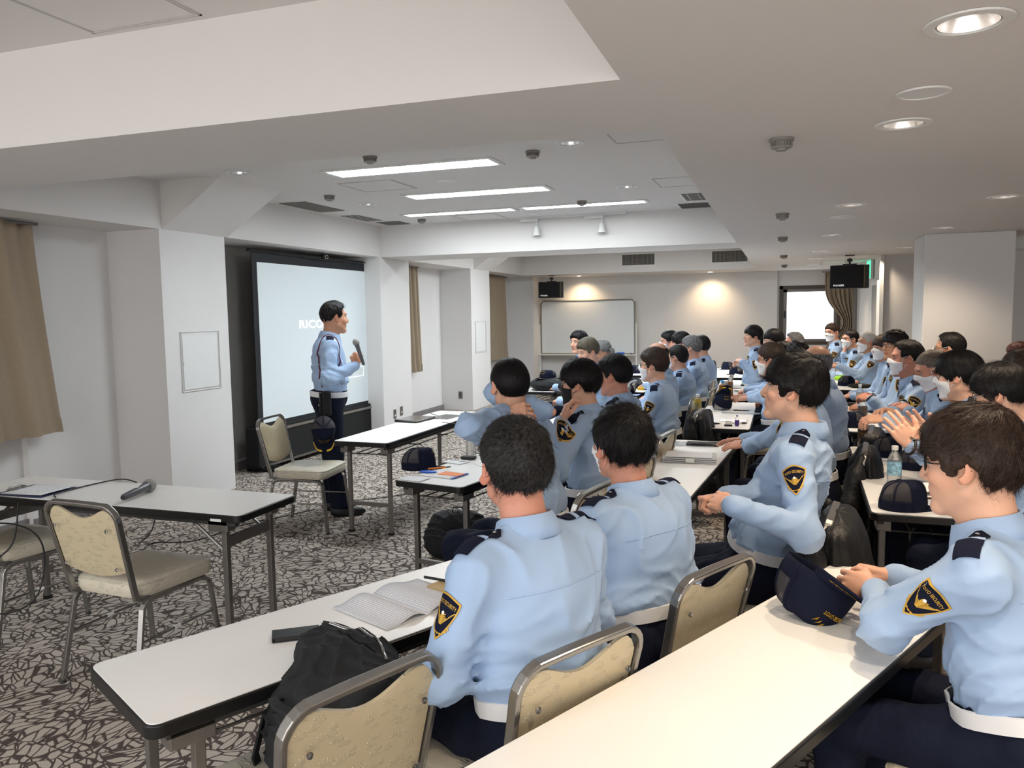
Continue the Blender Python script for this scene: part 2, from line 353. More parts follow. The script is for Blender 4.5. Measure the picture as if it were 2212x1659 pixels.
# back wall with a window opening on the right part
mb = MB(); mb.bb(XS, -.12, YB, YB+.3, 0, ZL)
wy = YB+.1; p0 = ony(1684, 618, wy); p1 = ony(1857, 742, wy)
WX0, WX1, WZ1, WZ0 = p0.x, 1.02, p0.z, p1.z-.02
mb.bb(-.12, WX0, wy, YB+.3, 0, ZL); mb.bb(WX0, WX1, wy, YB+.3, WZ1, ZL); mb.bb(WX0, WX1, wy, YB+.3, 0, WZ0); mb.bb(WX1, 1.4, wy, YB+.3, 0, ZL)
struct('wall_back', mb, M_wall, 'pale far wall with whiteboard and window', 'wall')
w = empty('window_1', (0, 0, 0)); tag(w, 'brown framed daylight window in the far wall', 'window', kind='structure')
f = MB(); t = .07
f.bb(WX0, WX1, wy-.02, wy+.12, WZ1-t, WZ1); f.bb(WX0, WX1, wy-.02, wy+.12, WZ0, WZ0+t); f.bb(WX0, WX0+t, wy-.02, wy+.12, WZ0, WZ1); f.bb(WX1-t, WX1, wy-.02, wy+.12, WZ0, WZ1)
f.build('window_frame', M_wframe, w, bevel=.006)
f = MB(); a, b2 = WX0+t, WX1-t
f.bb(a, b2, wy+.03, wy+.08, WZ1-t-.05, WZ1-t); f.bb(a, b2, wy+.03, wy+.08, WZ0+t, WZ0+t+.04); f.bb(a, a+.07, wy+.03, wy+.08, WZ0+t, WZ1-t); f.bb(b2-.05, b2, wy+.03, wy+.08, WZ0+t, WZ1-t)
f.build('sash', M_steel, w); MB().bb(a+.07, b2-.05, wy+.05, wy+.056, WZ0+t+.04, WZ1-t-.05).build('pane', M_window, w)
MB().bb(a+.02, a+.05, wy-.03, wy+.03, 1.42, 1.56).build('window_handle', M_black, w, bevel=.004)
# right side: wall runs, pillar
struct('wall_right', MB().bb(1.3, 1.55, 12.25, 16.4, 0, ZL).bb(1.55, 5.0, 12.25, 12.45, 0, ZL).bb(5.0, 5.2, -2.5, 12.3, 0, ZL), M_wall, 'warm white wall on the right', 'wall')
trim(MB().bb(1.34, 2.14, 8.97, 9.66, 0, ZL), M_wall, 'square white pillar in the right aisle', 'pillar', bevel=.008)
trim(MB().bb(1.27, 1.32, 12.2, 12.3, 0, ZL), M_panel, 'white corner trim of the right wall', 'trim')
d = onx(1880, 624, 1.29); d2 = onx(1897, 622, 1.29)
dd = empty('door_1'); tag(dd, 'grey door in the right wall beyond the pillar', 'door', kind='structure')
MB().bb(1.275, 1.3, 12.5, 13.2, 0, 1.93).build('door_panel', M_grille, dd); MB().bb(1.262, 1.3, 12.44, 12.5, 0, 1.99).bb(1.262, 1.3, 13.2, 13.26, 0, 1.99).bb(1.262, 1.3, 12.5, 13.2, 1.93, 1.99).build('door_frame', M_panel, dd)
trim(MB().bb(2.3, 5.0, 9.9, 10.2, 2.22, ZL), M_panel, 'white ceiling beam edge right of the pillar', 'beam')
trim(MB().bb(2.34, 2.39, 10.6, 10.65, 0, 2.2), M_gdark, 'dark door jamb right of the pillar', 'jamb')
trim(MB().bb(2.4, 5.0, 10.62, 10.7, 0, ZL), M_wall, 'cream sliding wall panel right of the pillar', 'panel')
# hatches on columns
def hatch(x, y0, y1, z0, z1, label):
    h = empty('wall_hatch', (x, (y0+y1)/2, (z0+z1)/2)); tag(h, label, 'hatch'); a, b = (y1-y0)/2, (z1-z0)/2
    MB().bb(-.002, .006, -a, a, -b, b).build('hatch_door', M_panel, h, bevel=.001)
    fr = MB()
    for q, w_ in ((0., .003), (.02, .002)):
        aa, bb_ = a+.018-q, b+.018-q
        fr.bb(0, .008, -aa, aa, bb_-w_, bb_); fr.bb(0, .008, -aa, aa, -bb_, -bb_+w_); fr.bb(0, .008, -aa, -aa+w_, -bb_, bb_); fr.bb(0, .008, aa-w_, aa, -bb_, bb_)
    fr.build('hatch_frame', M_line, h); MB().bb(.004, .014, -a+.005, -a+.015, -.03, .0).build('latch', M_panel, h)
hatch(XS, 5.43, 5.88, .98, 1.46, 'white access hatch in the column left of the screen')
hatch(XS, 12.22, 12.68, .96, 1.45, 'white access hatch in the far column beyond the screen')
def outlet(loc, ry, label, n=2):
    o = empty('wall_outlet', loc, ry); tag(o, label, 'outlet')
    MB().bb(-.036, .036, -.008, 0, -.06, .06).build('cover_plate', M_steel, o, bevel=.002)
    s = MB()
    for k in range(n): s.bb(-.014, .014, -.011, -.006, -.028+k*.034, -.006+k*.034)
    s.build('socket', M_gdark if n > 1 else M_whitem, o)
outlet((XS, 9.27, .29), -pi/2+pi, 'left grey outlet plate with white plug on the column by the desk', 1)
outlet((XS, 9.46, .31), -pi/2+pi, 'right plain grey outlet plate on the column by the desk', 1)
outlet((-5.07, 12.05, .25), 0, 'grey wall socket on the side of the far column', 2)
# curtains
def curtain(label, y0, y1, x, zb, zt, flare=0., n=7, pinch=None, ax='y'):
    o = empty('curtain', (x, y0, zb) if ax == 'y' else (y0, x, zb)); tag(o, label, 'curtain')
    L = y1-y0; Hh = zt-zb
    def fn(u, v):
        ww = L+flare*(1-v)**1.3
        if pinch is not None:
            k = math.exp(-((v-pinch)/.16)**2); off = .16*L*k; ww = L*(1-.62*k)+.0; yy = (L*.62*k)+u*ww
        else: yy = u*ww
        dd_ = .035*sin(u*n*2*pi)*(.6+.4*(1-v))+.012*sin(u*n*4.3*pi+1+v*1.5)
        z = v*Hh
        return (dd_, yy, z) if ax == 'y' else (yy, dd_, z)
    MB().grid(fn, n*14, 24).build('curtain_cloth', M_curt, o, smooth=80, solid=.004)
    def hem(u, v):
        p = fn(u, v*.07); q = Vector(p)
        if ax == 'y': q.x += .006
        else: q.y -= .006
        return q
    if pinch is None: MB().grid(hem, n*14, 2).build('hem', M_curt, o, smooth=80)
    r = MB()
    if ax == 'y': r.tube([(0, -.05, Hh-.005), (0, L+.05, Hh-.005)], .012)
    else: r.tube([(-.05, 0, Hh-.005), (L+.05, 0, Hh-.005)], .012)
    r.build('curtain_rail', M_steel, o)
    return o
curtain('taupe curtain at the left edge of the view', 2.9, 4.40, -5.24, .74, 2.31, .16, 5)
curtain('narrow taupe curtain between the screen column and far column', 9.95, 10.86, -5.24, .73, 2.31, .1, 6)
curtain('pleated taupe curtain beyond the far hatch column', 13.3, 14.9, -5.24, .71, 2.31, .05, 9)
cw = curtain('taupe curtain tied back beside the far window', .72, 1.22, 15.95, .3, 2.28, 0, 6, pinch=.52, ax='x')
# ---------------------------------------------------------------- projector screen
sx = -5.08
S = empty('projector_screen', (sx, 8.0, 0)); tag(S, 'black bordered pull-up projector screen between white columns', 'projector screen')
y0, y1 = 6.80-8, 9.20-8
MB().bb(-.004, .004, y0-.08, y1+.06, .42, 2.25).build('screen_border', M_screenb, S)
MB().bb(.004, .0065, y0, y1, .5, 2.155).build('screen_surface', M_screen, S)
MB().tube([(0, y0-.13, 2.27), (0, y1+.12, 2.27)], .014).tube([(.02, y0-.13, 2.27), (.03, 0, 2.245), (.02, y1+.12, 2.27)], .006).build('top_bar', M_black, S, smooth=60)
MB().box((.01, .06, 2.28), (.04, .1, .07)).build('hanging_hook', M_black, S, bevel=.004)
MB().tube([(.035, .06+.03*cos(a), 2.28+.02*sin(a)) for a in np.linspace(0, 2*pi, 13)], .004).build('hook_ring', M_silver, S)
MB().bb(-.12, .04, y0-.14, y1+.02, .06, .46).build('case', M_blackm, S, bevel=.01)
MB().bb(.04, .05, y0-.1, y1, .40, .43).bb(.04, .052, y0-.1, y1, .05, .075).build('case_rail', M_chrome, S)
for yy in (y0-.02, y1-.1): MB().box((.02, yy, .035), (.42, .07, .07)).build('foot', M_black, S, bevel=.01)
# projected lettering
V, F_ = text_mesh('RICOH', .125, .0005, True, 1.6, 'LEFT')
R_ = Matrix(((0, 0, 1), (1, 0, 0), (0, 1, 0)))
lp = onx(646, 709, sx+.009)
MB().add([R_ @ v+Vector((.009, lp.y-8.0, lp.z)) for v in V], F_).build('projected_lettering', M_glow, S)
b0 = onx(757, 816, sx+.009); b1 = onx(785, 790, sx+.009); fr = MB()
ya, yb, za, zb = b0.y-8-.25, b1.y-8, b0.z-.0, b1.z
fr.bb(.007, .009, ya, yb, za, za+.008); fr.bb(.007, .009, ya, yb, zb-.008, zb); fr.bb(.007, .009, yb-.008, yb, za, zb); fr.bb(.007, .009, ya, ya+.008, za, zb)
V, F_ = text_mesh('Start', .09, .0005, True, .9, 'CENTER')
fr.build('projected_box', M_glow, S)
# ---------------------------------------------------------------- ceiling fittings
def downlight(x, y, z, r, label, on=True, warm=True, power=None, grp='recessed downlights in the low ceiling'):
    o = empty('downlight', (x, y, z)); tag(o, label, 'downlight', grp)
    MB().lathe([(r+.028, 0), (r+.026, -.005), (r, -.006), (r-.004, .004)], seg=32).build('trim_ring', M_whitem, o, smooth=50)
    # reflector sits in a shallow can that pokes up into the slab
    MB().lathe([(r-.006, -.002), (r*.86, .02), (r*.72, .05), (r*.55, .085)], seg=32).build('reflector', M_refl, o, smooth=60)
    l = MB().disc((0, 0, .084), r*.56, 20, -1); l.build('lamp', M_lamp if on else M_panel, o)
    if on:
        L = bpy.data.lights.new('downlight_lamp', 'SPOT'); L.energy = power or DOWN_W; L.color = (1, .80, .58) if warm else (.95, .97, 1); L.shadow_soft_size = r*.45
        L.spot_size = radians(125); L.spot_blend = .6; lo = bpy.data.objects.new('downlight_lamp', L); link(lo, o); lo.location = (0, 0, .07)
    return o
DL = [(.44, 2.38, 'largest downlight at the top right, nearest the viewer'), (.44, 3.56, 'second downlight from the viewer in the left ceiling row'), (.44, 6.16, 'third downlight from the viewer in the left ceiling row'),
      (.44, 8.56, 'fourth downlight in the left row, level with the pillar'), (.44, 10.89, 'fifth downlight in the left row, beyond the pillar'), (.44, 12.5, 'sixth downlight in the left row near the window'), (.44, 14.3, 'last downlight in the left row before the window'),
      (1.39, 6.16, 'downlight at the right edge in front of the pillar'), (1.39, 8.3, 'downlight directly in front of the pillar top'), (1.39, 10.75, 'downlight just left behind the pillar'), (1.12, 12.1, 'small downlight near the exit sign wall'),
      (.44, .9, 'downlight above the viewer'), (1.39, 3.6, 'downlight above the rightmost seats'), (1.39, 1.2, 'downlight above the near right table'), (2.6, 4.5, 'downlight right of the seats')]
for x, y, lb in DL: downlight(x, y, ZL-.001, .078, lb)
DH = [(-1.36, 5.19, 'downlight beside the smoke detector near the ceiling beam'), (-1.36, 7.18, 'downlight right of the middle light panel'), (-4.0, 7.19, 'downlight behind the ceiling vent grille'), (-4.02, 5.21, 'downlight beside the sloped haunch')]
for x, y, lb in DH: downlight(x, y, ZH-.001, .07, lb, warm=False, power=3, grp='recessed downlights in the high ceiling')
for x, y, z, lb in ((.44, 3.08, ZL, 'white round ceiling speaker between the two nearest downlights'), (.43, 6.92, ZL, 'small white ceiling speaker beyond the third downlight'), (-2.7, 6.22, ZH, 'small white ceiling speaker near the square panel'), (-2.73, 8.62, ZH, 'white ceiling speaker behind the far light panels')):
    o = empty('ceiling_speaker', (x, y, z-.001)); tag(o, lb, 'ceiling speaker', 'round ceiling speakers')
    MB().lathe([(.088, 0), (.086, -.006), (.072, -.006), (.07, -.002)], seg=30).build('rim', M_whitem, o, smooth=50); MB().disc((0, 0, -.003), .07, 30, -1).build('grille', M_panel, o)
def smoke(x, y, z, lb):
    o = empty('smoke_detector', (x, y, z)); tag(o, lb, 'smoke detector', 'smoke detectors on the ceiling')
    MB().lathe([(.05, 0), (.052, -.012), (.045, -.016)], seg=24).build('base', M_grille, o, smooth=50)
    c = MB()
    for k in range(16):
        a = k*pi/8; c.box((.042*cos(a), .042*sin(a), -.026), (.006, .004, .024), Matrix.Rotation(a, 3, 'Z'))
    c.build('cage', M_grille, o); MB().lathe([(.036, -.014), (.036, -.036), (.047, -.036), (.04, -.042), (.022, -.044), (.022, -.052), (0, -.053)], seg=24).build('chamber', M_det, o, smooth=50)
for x, y, z, lb in ((-.02, 3.66, ZL, 'nearest smoke detector on the low ceiling'), (-.02, 6.48, ZL, 'second smoke detector on the low ceiling'), (-.02, 8.59, ZL, 'third smoke detector on the low ceiling'), (-.01, 11.47, ZL, 'fourth smoke detector on the low ceiling'), (0, 13.99, ZL, 'farthest smoke detector on the low ceiling'),
                    (-2.79, 5.07, ZH, 'smoke detector peeking from behind the front beam'), (-1.67, 5.35, ZH, 'smoke detector left of the recess downlight'), (-4.04, 6.54, ZH, 'smoke detector above the ceiling vent grille'), (-4.06, 8.58, ZH, 'smoke detector near the far beam'), (-1.95, 7.9, ZH, 'tiny sensor in front of the far light panels')): smoke(x, y, z, lb)
def tube(x0, x1, y0, y1, lb):
    o = empty('ceiling_light', ((x0+x1)/2, (y0+y1)/2, ZH)); tag(o, lb, 'ceiling light', 'fluorescent ceiling light panels'); a, b = (x1-x0)/2, (y1-y0)/2
    f = MB(); f.bb(-a, a, -b, -b+.04, -.012, 0).bb(-a, a, b-.04, b, -.012, 0).bb(-a, -a+.04, -b+.04, b-.04, -.012, 0).bb(a-.04, a, -b+.04, b-.04, -.012, 0)
    f.build('frame', M_whitem, o, bevel=.002); MB().bb(-a+.04, a-.04, -b+.04, b-.04, -.009, -.002).build('diffuser', M_tube, o)
tube(-3.42, -2.0, 5.4, 5.72, 'nearest fluorescent light panel in the ceiling recess'); tube(-3.42, -2.0, 6.76, 7.08, 'second fluorescent light panel in the ceiling recess')
tube(-4.08, -2.74, 8.04, 8.28, 'far left fluorescent light panel near the back beam'); tube(-2.68, -1.32, 8.04, 8.28, 'far right fluorescent light panel near the back beam')
tube(-3.42, -2.0, -.9, -.58, 'fluorescent light panel in the near recess overhead'); tube(-3.42, -2.0, -2.2, -1.88, 'fluorescent light panel behind the viewer'); tube(-3.6, -1.0, 12.0, 12.4, 'fluorescent light panel in the farthest recess'); tube(-3.6, -1.0, 10.6, 10.95, 'fluorescent light panel just behind the second beam')
def cpanel(x0, x1, y0, y1, z, lb):
    o = empty('ceiling_hatch', ((x0+x1)/2, (y0+y1)/2, z)); tag(o, lb, 'ceiling hatch'); a, b = (x1-x0)/2, (y1-y0)/2; f = MB(); w_ = .009
    f.bb(-a, a, -b, -b+w_, -.004, 0).bb(-a, a, b-w_, b, -.004, 0).bb(-a, -a+w_, -b, b, -.004, 0).bb(a-w_, a, -b, b, -.004, 0)
    f.build('hatch_frame', M_line, o); MB().bb(-a+.02, a-.02, -b+.02, b-.02, -.003, -.001).build('hatch_door', M_ceil, o)
cpanel(-3.62, -3.1, 5.98, 6.48, ZH, 'square ceiling hatch between the first two light panels'); cpanel(-3.62, -3.1, 8.42, 8.95, ZH, 'square ceiling hatch behind the far left light panel')
cpanel(-1.08, -.6, 4.85, 5.34, ZH, 'ceiling hatch at the recess corner by the low ceiling'); cpanel(-1.08, -.6, 6.86, 7.35, ZH, 'ceiling hatch beside the black slot vents'); cpanel(-2.58, -2.06, 1.95, 2.5, ZH, 'ceiling hatch in the near recess, top left'); cpanel(.55, 1.2, 13.2, 14.2, ZL, 'ceiling hatch in front of the exit sign')
def vent(x0, x1, y0, y1, z, lb, n, ax='y', m1=M_grille, m2=M_gdark):
    o = empty('ceiling_vent', ((x0+x1)/2, (y0+y1)/2, z)); tag(o, lb, 'air vent'); a, b = (x1-x0)/2, (y1-y0)/2
    MB().bb(-a, a, -b, b, -.004, 0).build('frame', M_whitem, o); MB().bb(-a+.025, a-.025, -b+.03, b-.03, -.006, -.002).build('backing', m2, o)
    s = MB()
    for k in range(n):
        t_ = (k+.5)/n
        if ax == 'y': q = -a+.025+(2*a-.05)*t_; s.bb(q-.002, q+.002, -b+.03, b-.03, -.01, -.005)
        else: q = -b+.03+(2*b-.06)*t_; s.bb(-a+.025, a-.025, q-.002, q+.002, -.01, -.005)
    s.build('slat', m1, o); return o
vent(-4.77, -4.42, 6.72, 7.52, ZH, 'long grey return grille beside the left soffit', 24)
vent(-4.76, -4.5, 7.86, 8.5, ZH, 'black slot air outlet near the left soffit', 3, m1=M_whitem, m2=M_black); vent(-4.7, -4.35, 8.56, 8.95, ZH, 'pale return grille in the recess corner', 16)
vent(-.98, -.62, 7.8, 8.36, ZH, 'black double slot outlet beside the low ceiling', 3, m1=M_whitem, m2=M_black); vent(-1.1, -.6, 8.5, 8.96, ZH, 'grey return grille beside the double slot outlet', 20); vent(2.2, 2.9, 7.2, 7.5, ZL, 'black slot outlet at the right edge of the ceiling', 2, 'x', m1=M_whitem, m2=M_black)
def wall_grille(x0, x1, z0, z1, lb):
    o = empty('wall_grille', ((x0+x1)/2, 14.88, (z0+z1)/2)); tag(o, lb, 'air grille', 'air grilles on the far beam'); a, b = (x1-x0)/2, (z1-z0)/2
    MB().bb(-a-.02, a+.02, -.012, 0, b, b+.02).bb(-a-.02, a+.02, -.012, 0, -b-.02, -b).bb(-a-.02, -a, -.012, 0, -b, b).bb(a, a+.02, -.012, 0, -b, b).build('frame', M_whitem, o)
    MB().bb(-a, a, -.003, -.001, -b, b).build('backing', M_gdark, o); s = MB()
    for k in range(26): q = -a+2*a*(k+.5)/26; s.bb(q-.005, q+.003, -.01, -.003, -b, b)
    for k in range(9): q = -b+2*b*(k+.5)/9; s.bb(-a, a, -.007, -.003, q-.002, q+.001)
    s.build('bars', M_grille, o)
wall_grille(-2.9, -2.29, 2.46, 2.66, 'left air grille on the far beam'); wall_grille(-1.25, -.63, 2.46, 2.66, 'right air grille on the far beam')
# track lights
def track(x0, x1, y, lb, heads, grp=None):
    o = empty('track_light', (x0, y, ZH)); tag(o, lb, 'track light')
    MB().bb(0, x1-x0, -.018, .018, -.022, 0).build('track', M_whitem, o, bevel=.002)
    for hx, ty in heads:
        h = MB(); h.bb(hx-x0-.2, hx-x0+.02, -.02, .02, -.055, -.022); h.build('driver_box', M_whitem, o, bevel=.004)
        s = MB().tube([(hx-x0, 0, -.05), (hx-x0, 0, -.12)], .008)
        Mx = Matrix.Rotation(radians(ty), 3, 'X')
        s.lathe([(.0, .05), (.03, .045), (.036, .0), (.05, -.06), (.048, -.062), (.03, -.02), (0, -.015)], (hx-x0, 0, -.16), 20, Mx); sh = s.build('spot_head', M_whitem, o, smooth=45)
        MB().lathe([(.045, -.058), (.02, -.05), (0, -.05)], (hx-x0, 0, -.16), 20, Mx).build('lens', M_gdark, sh)
track(-3.0, -1.7, 8.96, 'white ceiling track with two spotlights before the far beam', [(-2.76, 0), (-1.98, 0)])
track(-3.5, -2.1, 10.1, 'white ceiling track with two spotlights in the farthest recess', [(-2.5, 30), (-1.72, 30)])
for hx in (): pass
# wall washers near the far wall
for x, lb in ((-3.95, 'small downlight above the whiteboard'), (-1.35, 'small downlight lighting the blank far wall')):
    o = empty('wall_washer', (x, 15.72, ZL-.001)); tag(o, lb, 'downlight'); MB().lathe([(.06, 0), (.058, -.005), (.045, -.005)], seg=24).build('trim_ring', M_whitem, o); MB().disc((0, 0, -.003), .045, 20, -1).build('lamp', M_lamp, o)
    L = bpy.data.lights.new('washer_lamp', 'SPOT'); L.energy = WASH_W; L.color = (1, .72, .42); L.spot_size = radians(120); L.spot_blend = 1.; L.shadow_soft_size = .03; lo = bpy.data.objects.new('washer_lamp', L); link(lo, o); lo.location = (0, 0, -.02); lo.rotation_euler = (radians(18), 0, 0)
# hanging loudspeakers
def loudspeaker(loc, w_, h, rz, lb, mark=True):
    o = empty('loudspeaker', loc, rz); tag(o, lb, 'loudspeaker', None); d_ = .26
    MB().prism([(-w_/2, -d_/2), (w_/2, -d_/2), (w_*.44, d_/2), (-w_*.44, d_/2)], -h, 0).build('cabinet', M_black, o, bevel=.006)
    MB().bb(-w_/2+.008, w_/2*.72, -d_/2-.012, -d_/2, -h+.008, -.012).build('grille', M_blackm, o); MB().bb(w_/2*.74, w_/2*.755, -d_/2-.006, -d_/2+.001, -h+.01, -.01).build('trim_strip', M_gold, o)
    MB().bb(-w_*.18, w_*.18, -.05, .08, 0, .02).tube([(0, 0, .01), (0, 0, .1)], .014).box((0, 0, .07), (.07, .04, .04)).tube([(-.04, 0, .08), (-.06, -.02, .05), (-.03, -.02, .03)], .004).bb(-.06, .06, -.05, .05, ZL-loc[2]-.012, ZL-loc[2]).build('ceiling_bracket', M_black, o)
    V, F_ = text_mesh('PIONEER', .034, .0005, True); R2 = Matrix(((1, 0, 0), (0, 0, -1), (0, 1, 0)))
    MB().add([R2 @ v+Vector((-w_*.27, -d_/2-.0135, -h+.03)) for v in V], F_).build('brand_lettering', M_silver, o)
loudspeaker((-4.38, 15.2, 2.2), .5, .31, radians(8), 'black loudspeaker hanging over the whiteboard'); loudspeaker((.86, 12.0, 2.19), .5, .32, radians(-4), 'black loudspeaker hanging before the far window')
x = empty('exit_sign', (1.25, 13.3, 2.2)); tag(x, 'green exit sign box seen edge-on on the right wall', 'exit sign')
MB().bb(0, .04, -.03, .5, -.16, .13).build('sign_housing', M_whitem, x, bevel=.006); MB().bb(-.014, 0, -.025, .495, -.15, .12).build('sign_face', mat('exit_green', rgb(60, 200, 130), .4, emit=(.1, .8, .45), estr=.5), x)
# ---------------------------------------------------------------- whiteboard
B = empty('whiteboard', (-3.82, 15.85, 0), 0); tag(B, 'large rolling whiteboard against the far wall', 'whiteboard')
w_, zb, zt = .98, .74, 1.83
MB().bb(-w_, w_, -.012, .012, zb, zt).build('board_surface', mat('board_white', rgb(226, 230, 232), .22), B)
f = MB(); f.tube([(-w_, 0, zb), (-w_, 0, zt-.05), (-w_+.05, 0, zt), (w_-.05, 0, zt), (w_, 0, zt-.05), (w_, 0, zb), (-w_, 0, zb)], .02, 8); f.build('frame', M_grille, B, smooth=50)
MB().bb(-w_-.03, w_+.03, -.08, 0, zb-.035, zb-.01).build('tray', M_whitem, B, bevel=.004)
for s in (-1, 1):
    MB().bb(s*(w_+.035)-.015, s*(w_+.035)+.015, -.015, .015, .05, 1.35).build('post', M_whitem, B, bevel=.003); MB().bb(s*(w_+.035)-.02, s*(w_+.035)+.02, -.28, .2, .03, .07).build('foot', M_whitem, B, bevel=.005)
MB().bb(-w_, w_, -.012, .012, .3, .33).build('crossbar', M_whitem, B)
e = MB().bb(-.08, .08, -.03, .03, 0, .04).build('board_eraser', M_blue, bevel=.006, loc=(-3.12, 15.8, .732)); tag(e, 'blue eraser on the whiteboard tray', 'eraser')
e = MB().bb(-.02, .02, -.012, .012, 0, .02).build('board_magnet', M_gdark, bevel=.004, loc=(-2.9, 15.8, .732)); tag(e, 'small dark block at the right end of the whiteboard tray', 'magnet')
# ================================================================= tables
def rounded_rect(a, b, r, n=6):
    P = []
    for cx, cy, a0 in ((a-r, b-r, 0), (-a+r, b-r, 90), (-a+r, -b+r, 180), (a-r, -b+r, 270)):
        P += [(cx+r*cos(radians(a0+90*k/n)), cy+r*sin(radians(a0+90*k/n))) for k in range(n+1)]
    return P
def make_table(shelf=True):
    t = empty('folding_table')
    a, b, h = .225, .9, .70
    MB().prism(rounded_rect(a-.007, b-.007, .028), h-.004, h).build('tabletop', M_white, t)
    MB().prism(rounded_rect(a, b, .034), h-.036, h-.0025).build('edge_band', M_edge, t, bevel=.004, bseg=3)
    MB().bb(-a+.03, -a+.06, -b+.05, b-.05, h-.06, h-.036).bb(a-.06, a-.03, -b+.05, b-.05, h-.06, h-.036).build('apron', M_gdark, t)
    for sy in (-1, 1):
        yl = sy*(b-.13)
        for sx in (-1, 1):
            l = MB().bb(sx*.165-.014, sx*.165+.014, yl-.014, yl+.014, .012, h-.06).build('leg', M_steel, t, bevel=.003)
            MB().bb(-.017+sx*.165, .017+sx*.165, yl-.017, yl+.017, 0, .02).build('foot_cap', M_black, l)
            MB().bb(sx*.165-.03, sx*.165+.03, yl-.075, yl+.035, h-.092, h-.036).build('leg_bracket', M_steel, t, bevel=.004)
        zc = .22 if shelf else .54
        MB().bb(-.155, .155, yl-.011, yl+.011, zc-.014, zc+(.014 if shelf else .035)).build('crossbar', M_steel, t, bevel=.002)
    if shelf:
        s = MB()
        for x in (-.13, -.045, .045, .13): s.tube([(x, -b+.15, .585), (x, b-.15, .585)], .0045, 6)
        for y in (-b+.16, -.25, .25, b-.16): s.tube([(-.16, y, .585), (.16, y, .585)], .005, 6)
        s.build('shelf_rack', M_steel, t, smooth=60)
    else:
        for sy in (-1, 1): MB().tube([(-.165, sy*(b-.13), .5), (-.165, sy*(b-.34), h-.04)], .008, 6).tube([(.165, sy*(b-.13), .5), (.165, sy*(b-.34), h-.04)], .008, 6).build('brace', M_steel, t)
    return t
TP = make_table(); TP2 = make_table(False)
_used = {}
def table(cx, cy, rot, label, proto=None):
    proto = proto or TP
    o = proto if proto.name not in _used else dup(proto)
    _used[proto.name] = 1
    o.location = (cx, cy, 0); o.rotation_euler = (0, 0, -radians(rot))
    return tag(o, label, 'table', 'folding tables')
def tab_from_corner(x, y, rot, side='L', length=1.8):
    """near-left corner (x,y), rot clockwise from +Y"""
    a = radians(rot); L = Vector((sin(a), cos(a))); R = Vector((cos(a), -sin(a)))
    c = Vector((x, y))+L*.9+R*.225
    return c.x, c.y, rot
TABS = {}
def T(key, args, label, proto=None): TABS[key] = args; return table(*args, label, proto)
T('A', (-3.22, 3.13, 90), 'front left table with microphone and clipboard, before the near white column', TP2)
T('C', (-2.83, 5.79, 1), 'white table beside the standing man with a silver laptop on it')
T('D', tab_from_corner(-2.01, 3.8, 10.5), 'table with a navy cap and orange notebook in the front row')
T('D2', (-1.60, 6.9, 3), 'table in front of the man in black mask, mostly hidden')
T('D3', (-1.66, 9.6, 1), 'far table left of the seated man in dark-framed glasses')
T('D4', (-2.0, 11.9, 0), 'farthest table of the front row with two navy caps')
T('B2', (-2.62, 9.45, 2), 'table carrying the large black bag and navy cap')
T('N1', tab_from_corner(-1.71, 1.51, 27.5), 'nearest white table with black backpack and open booklet')
T('E', (-.57, 4.62, 4.5), 'table with clear plastic file case beside the curly-haired man')
T('F', (-.45, 7.02, 0), 'table with navy cap, purple bottle and marker pen')
T('G', (-.5, 9.52, -2), 'table with blue-capped tea bottle and red pens')
T('H', (-.72, 11.68, -4), 'far table with three navy caps by the blank wall')
T('N2', tab_from_corner(-.615, 1.335, 26.2), 'large cream-lit table in the foreground with upside-down cap')
T('I', (.62, 4.62, 1.3), 'right table with navy cap and clear water bottle at its near end')
T('J', (.70, 7.08, .8), 'right table with brown latte bottle row behind the water bottle')
T('K', (.78, 10.28, .8), 'far right table with lime green pouch')
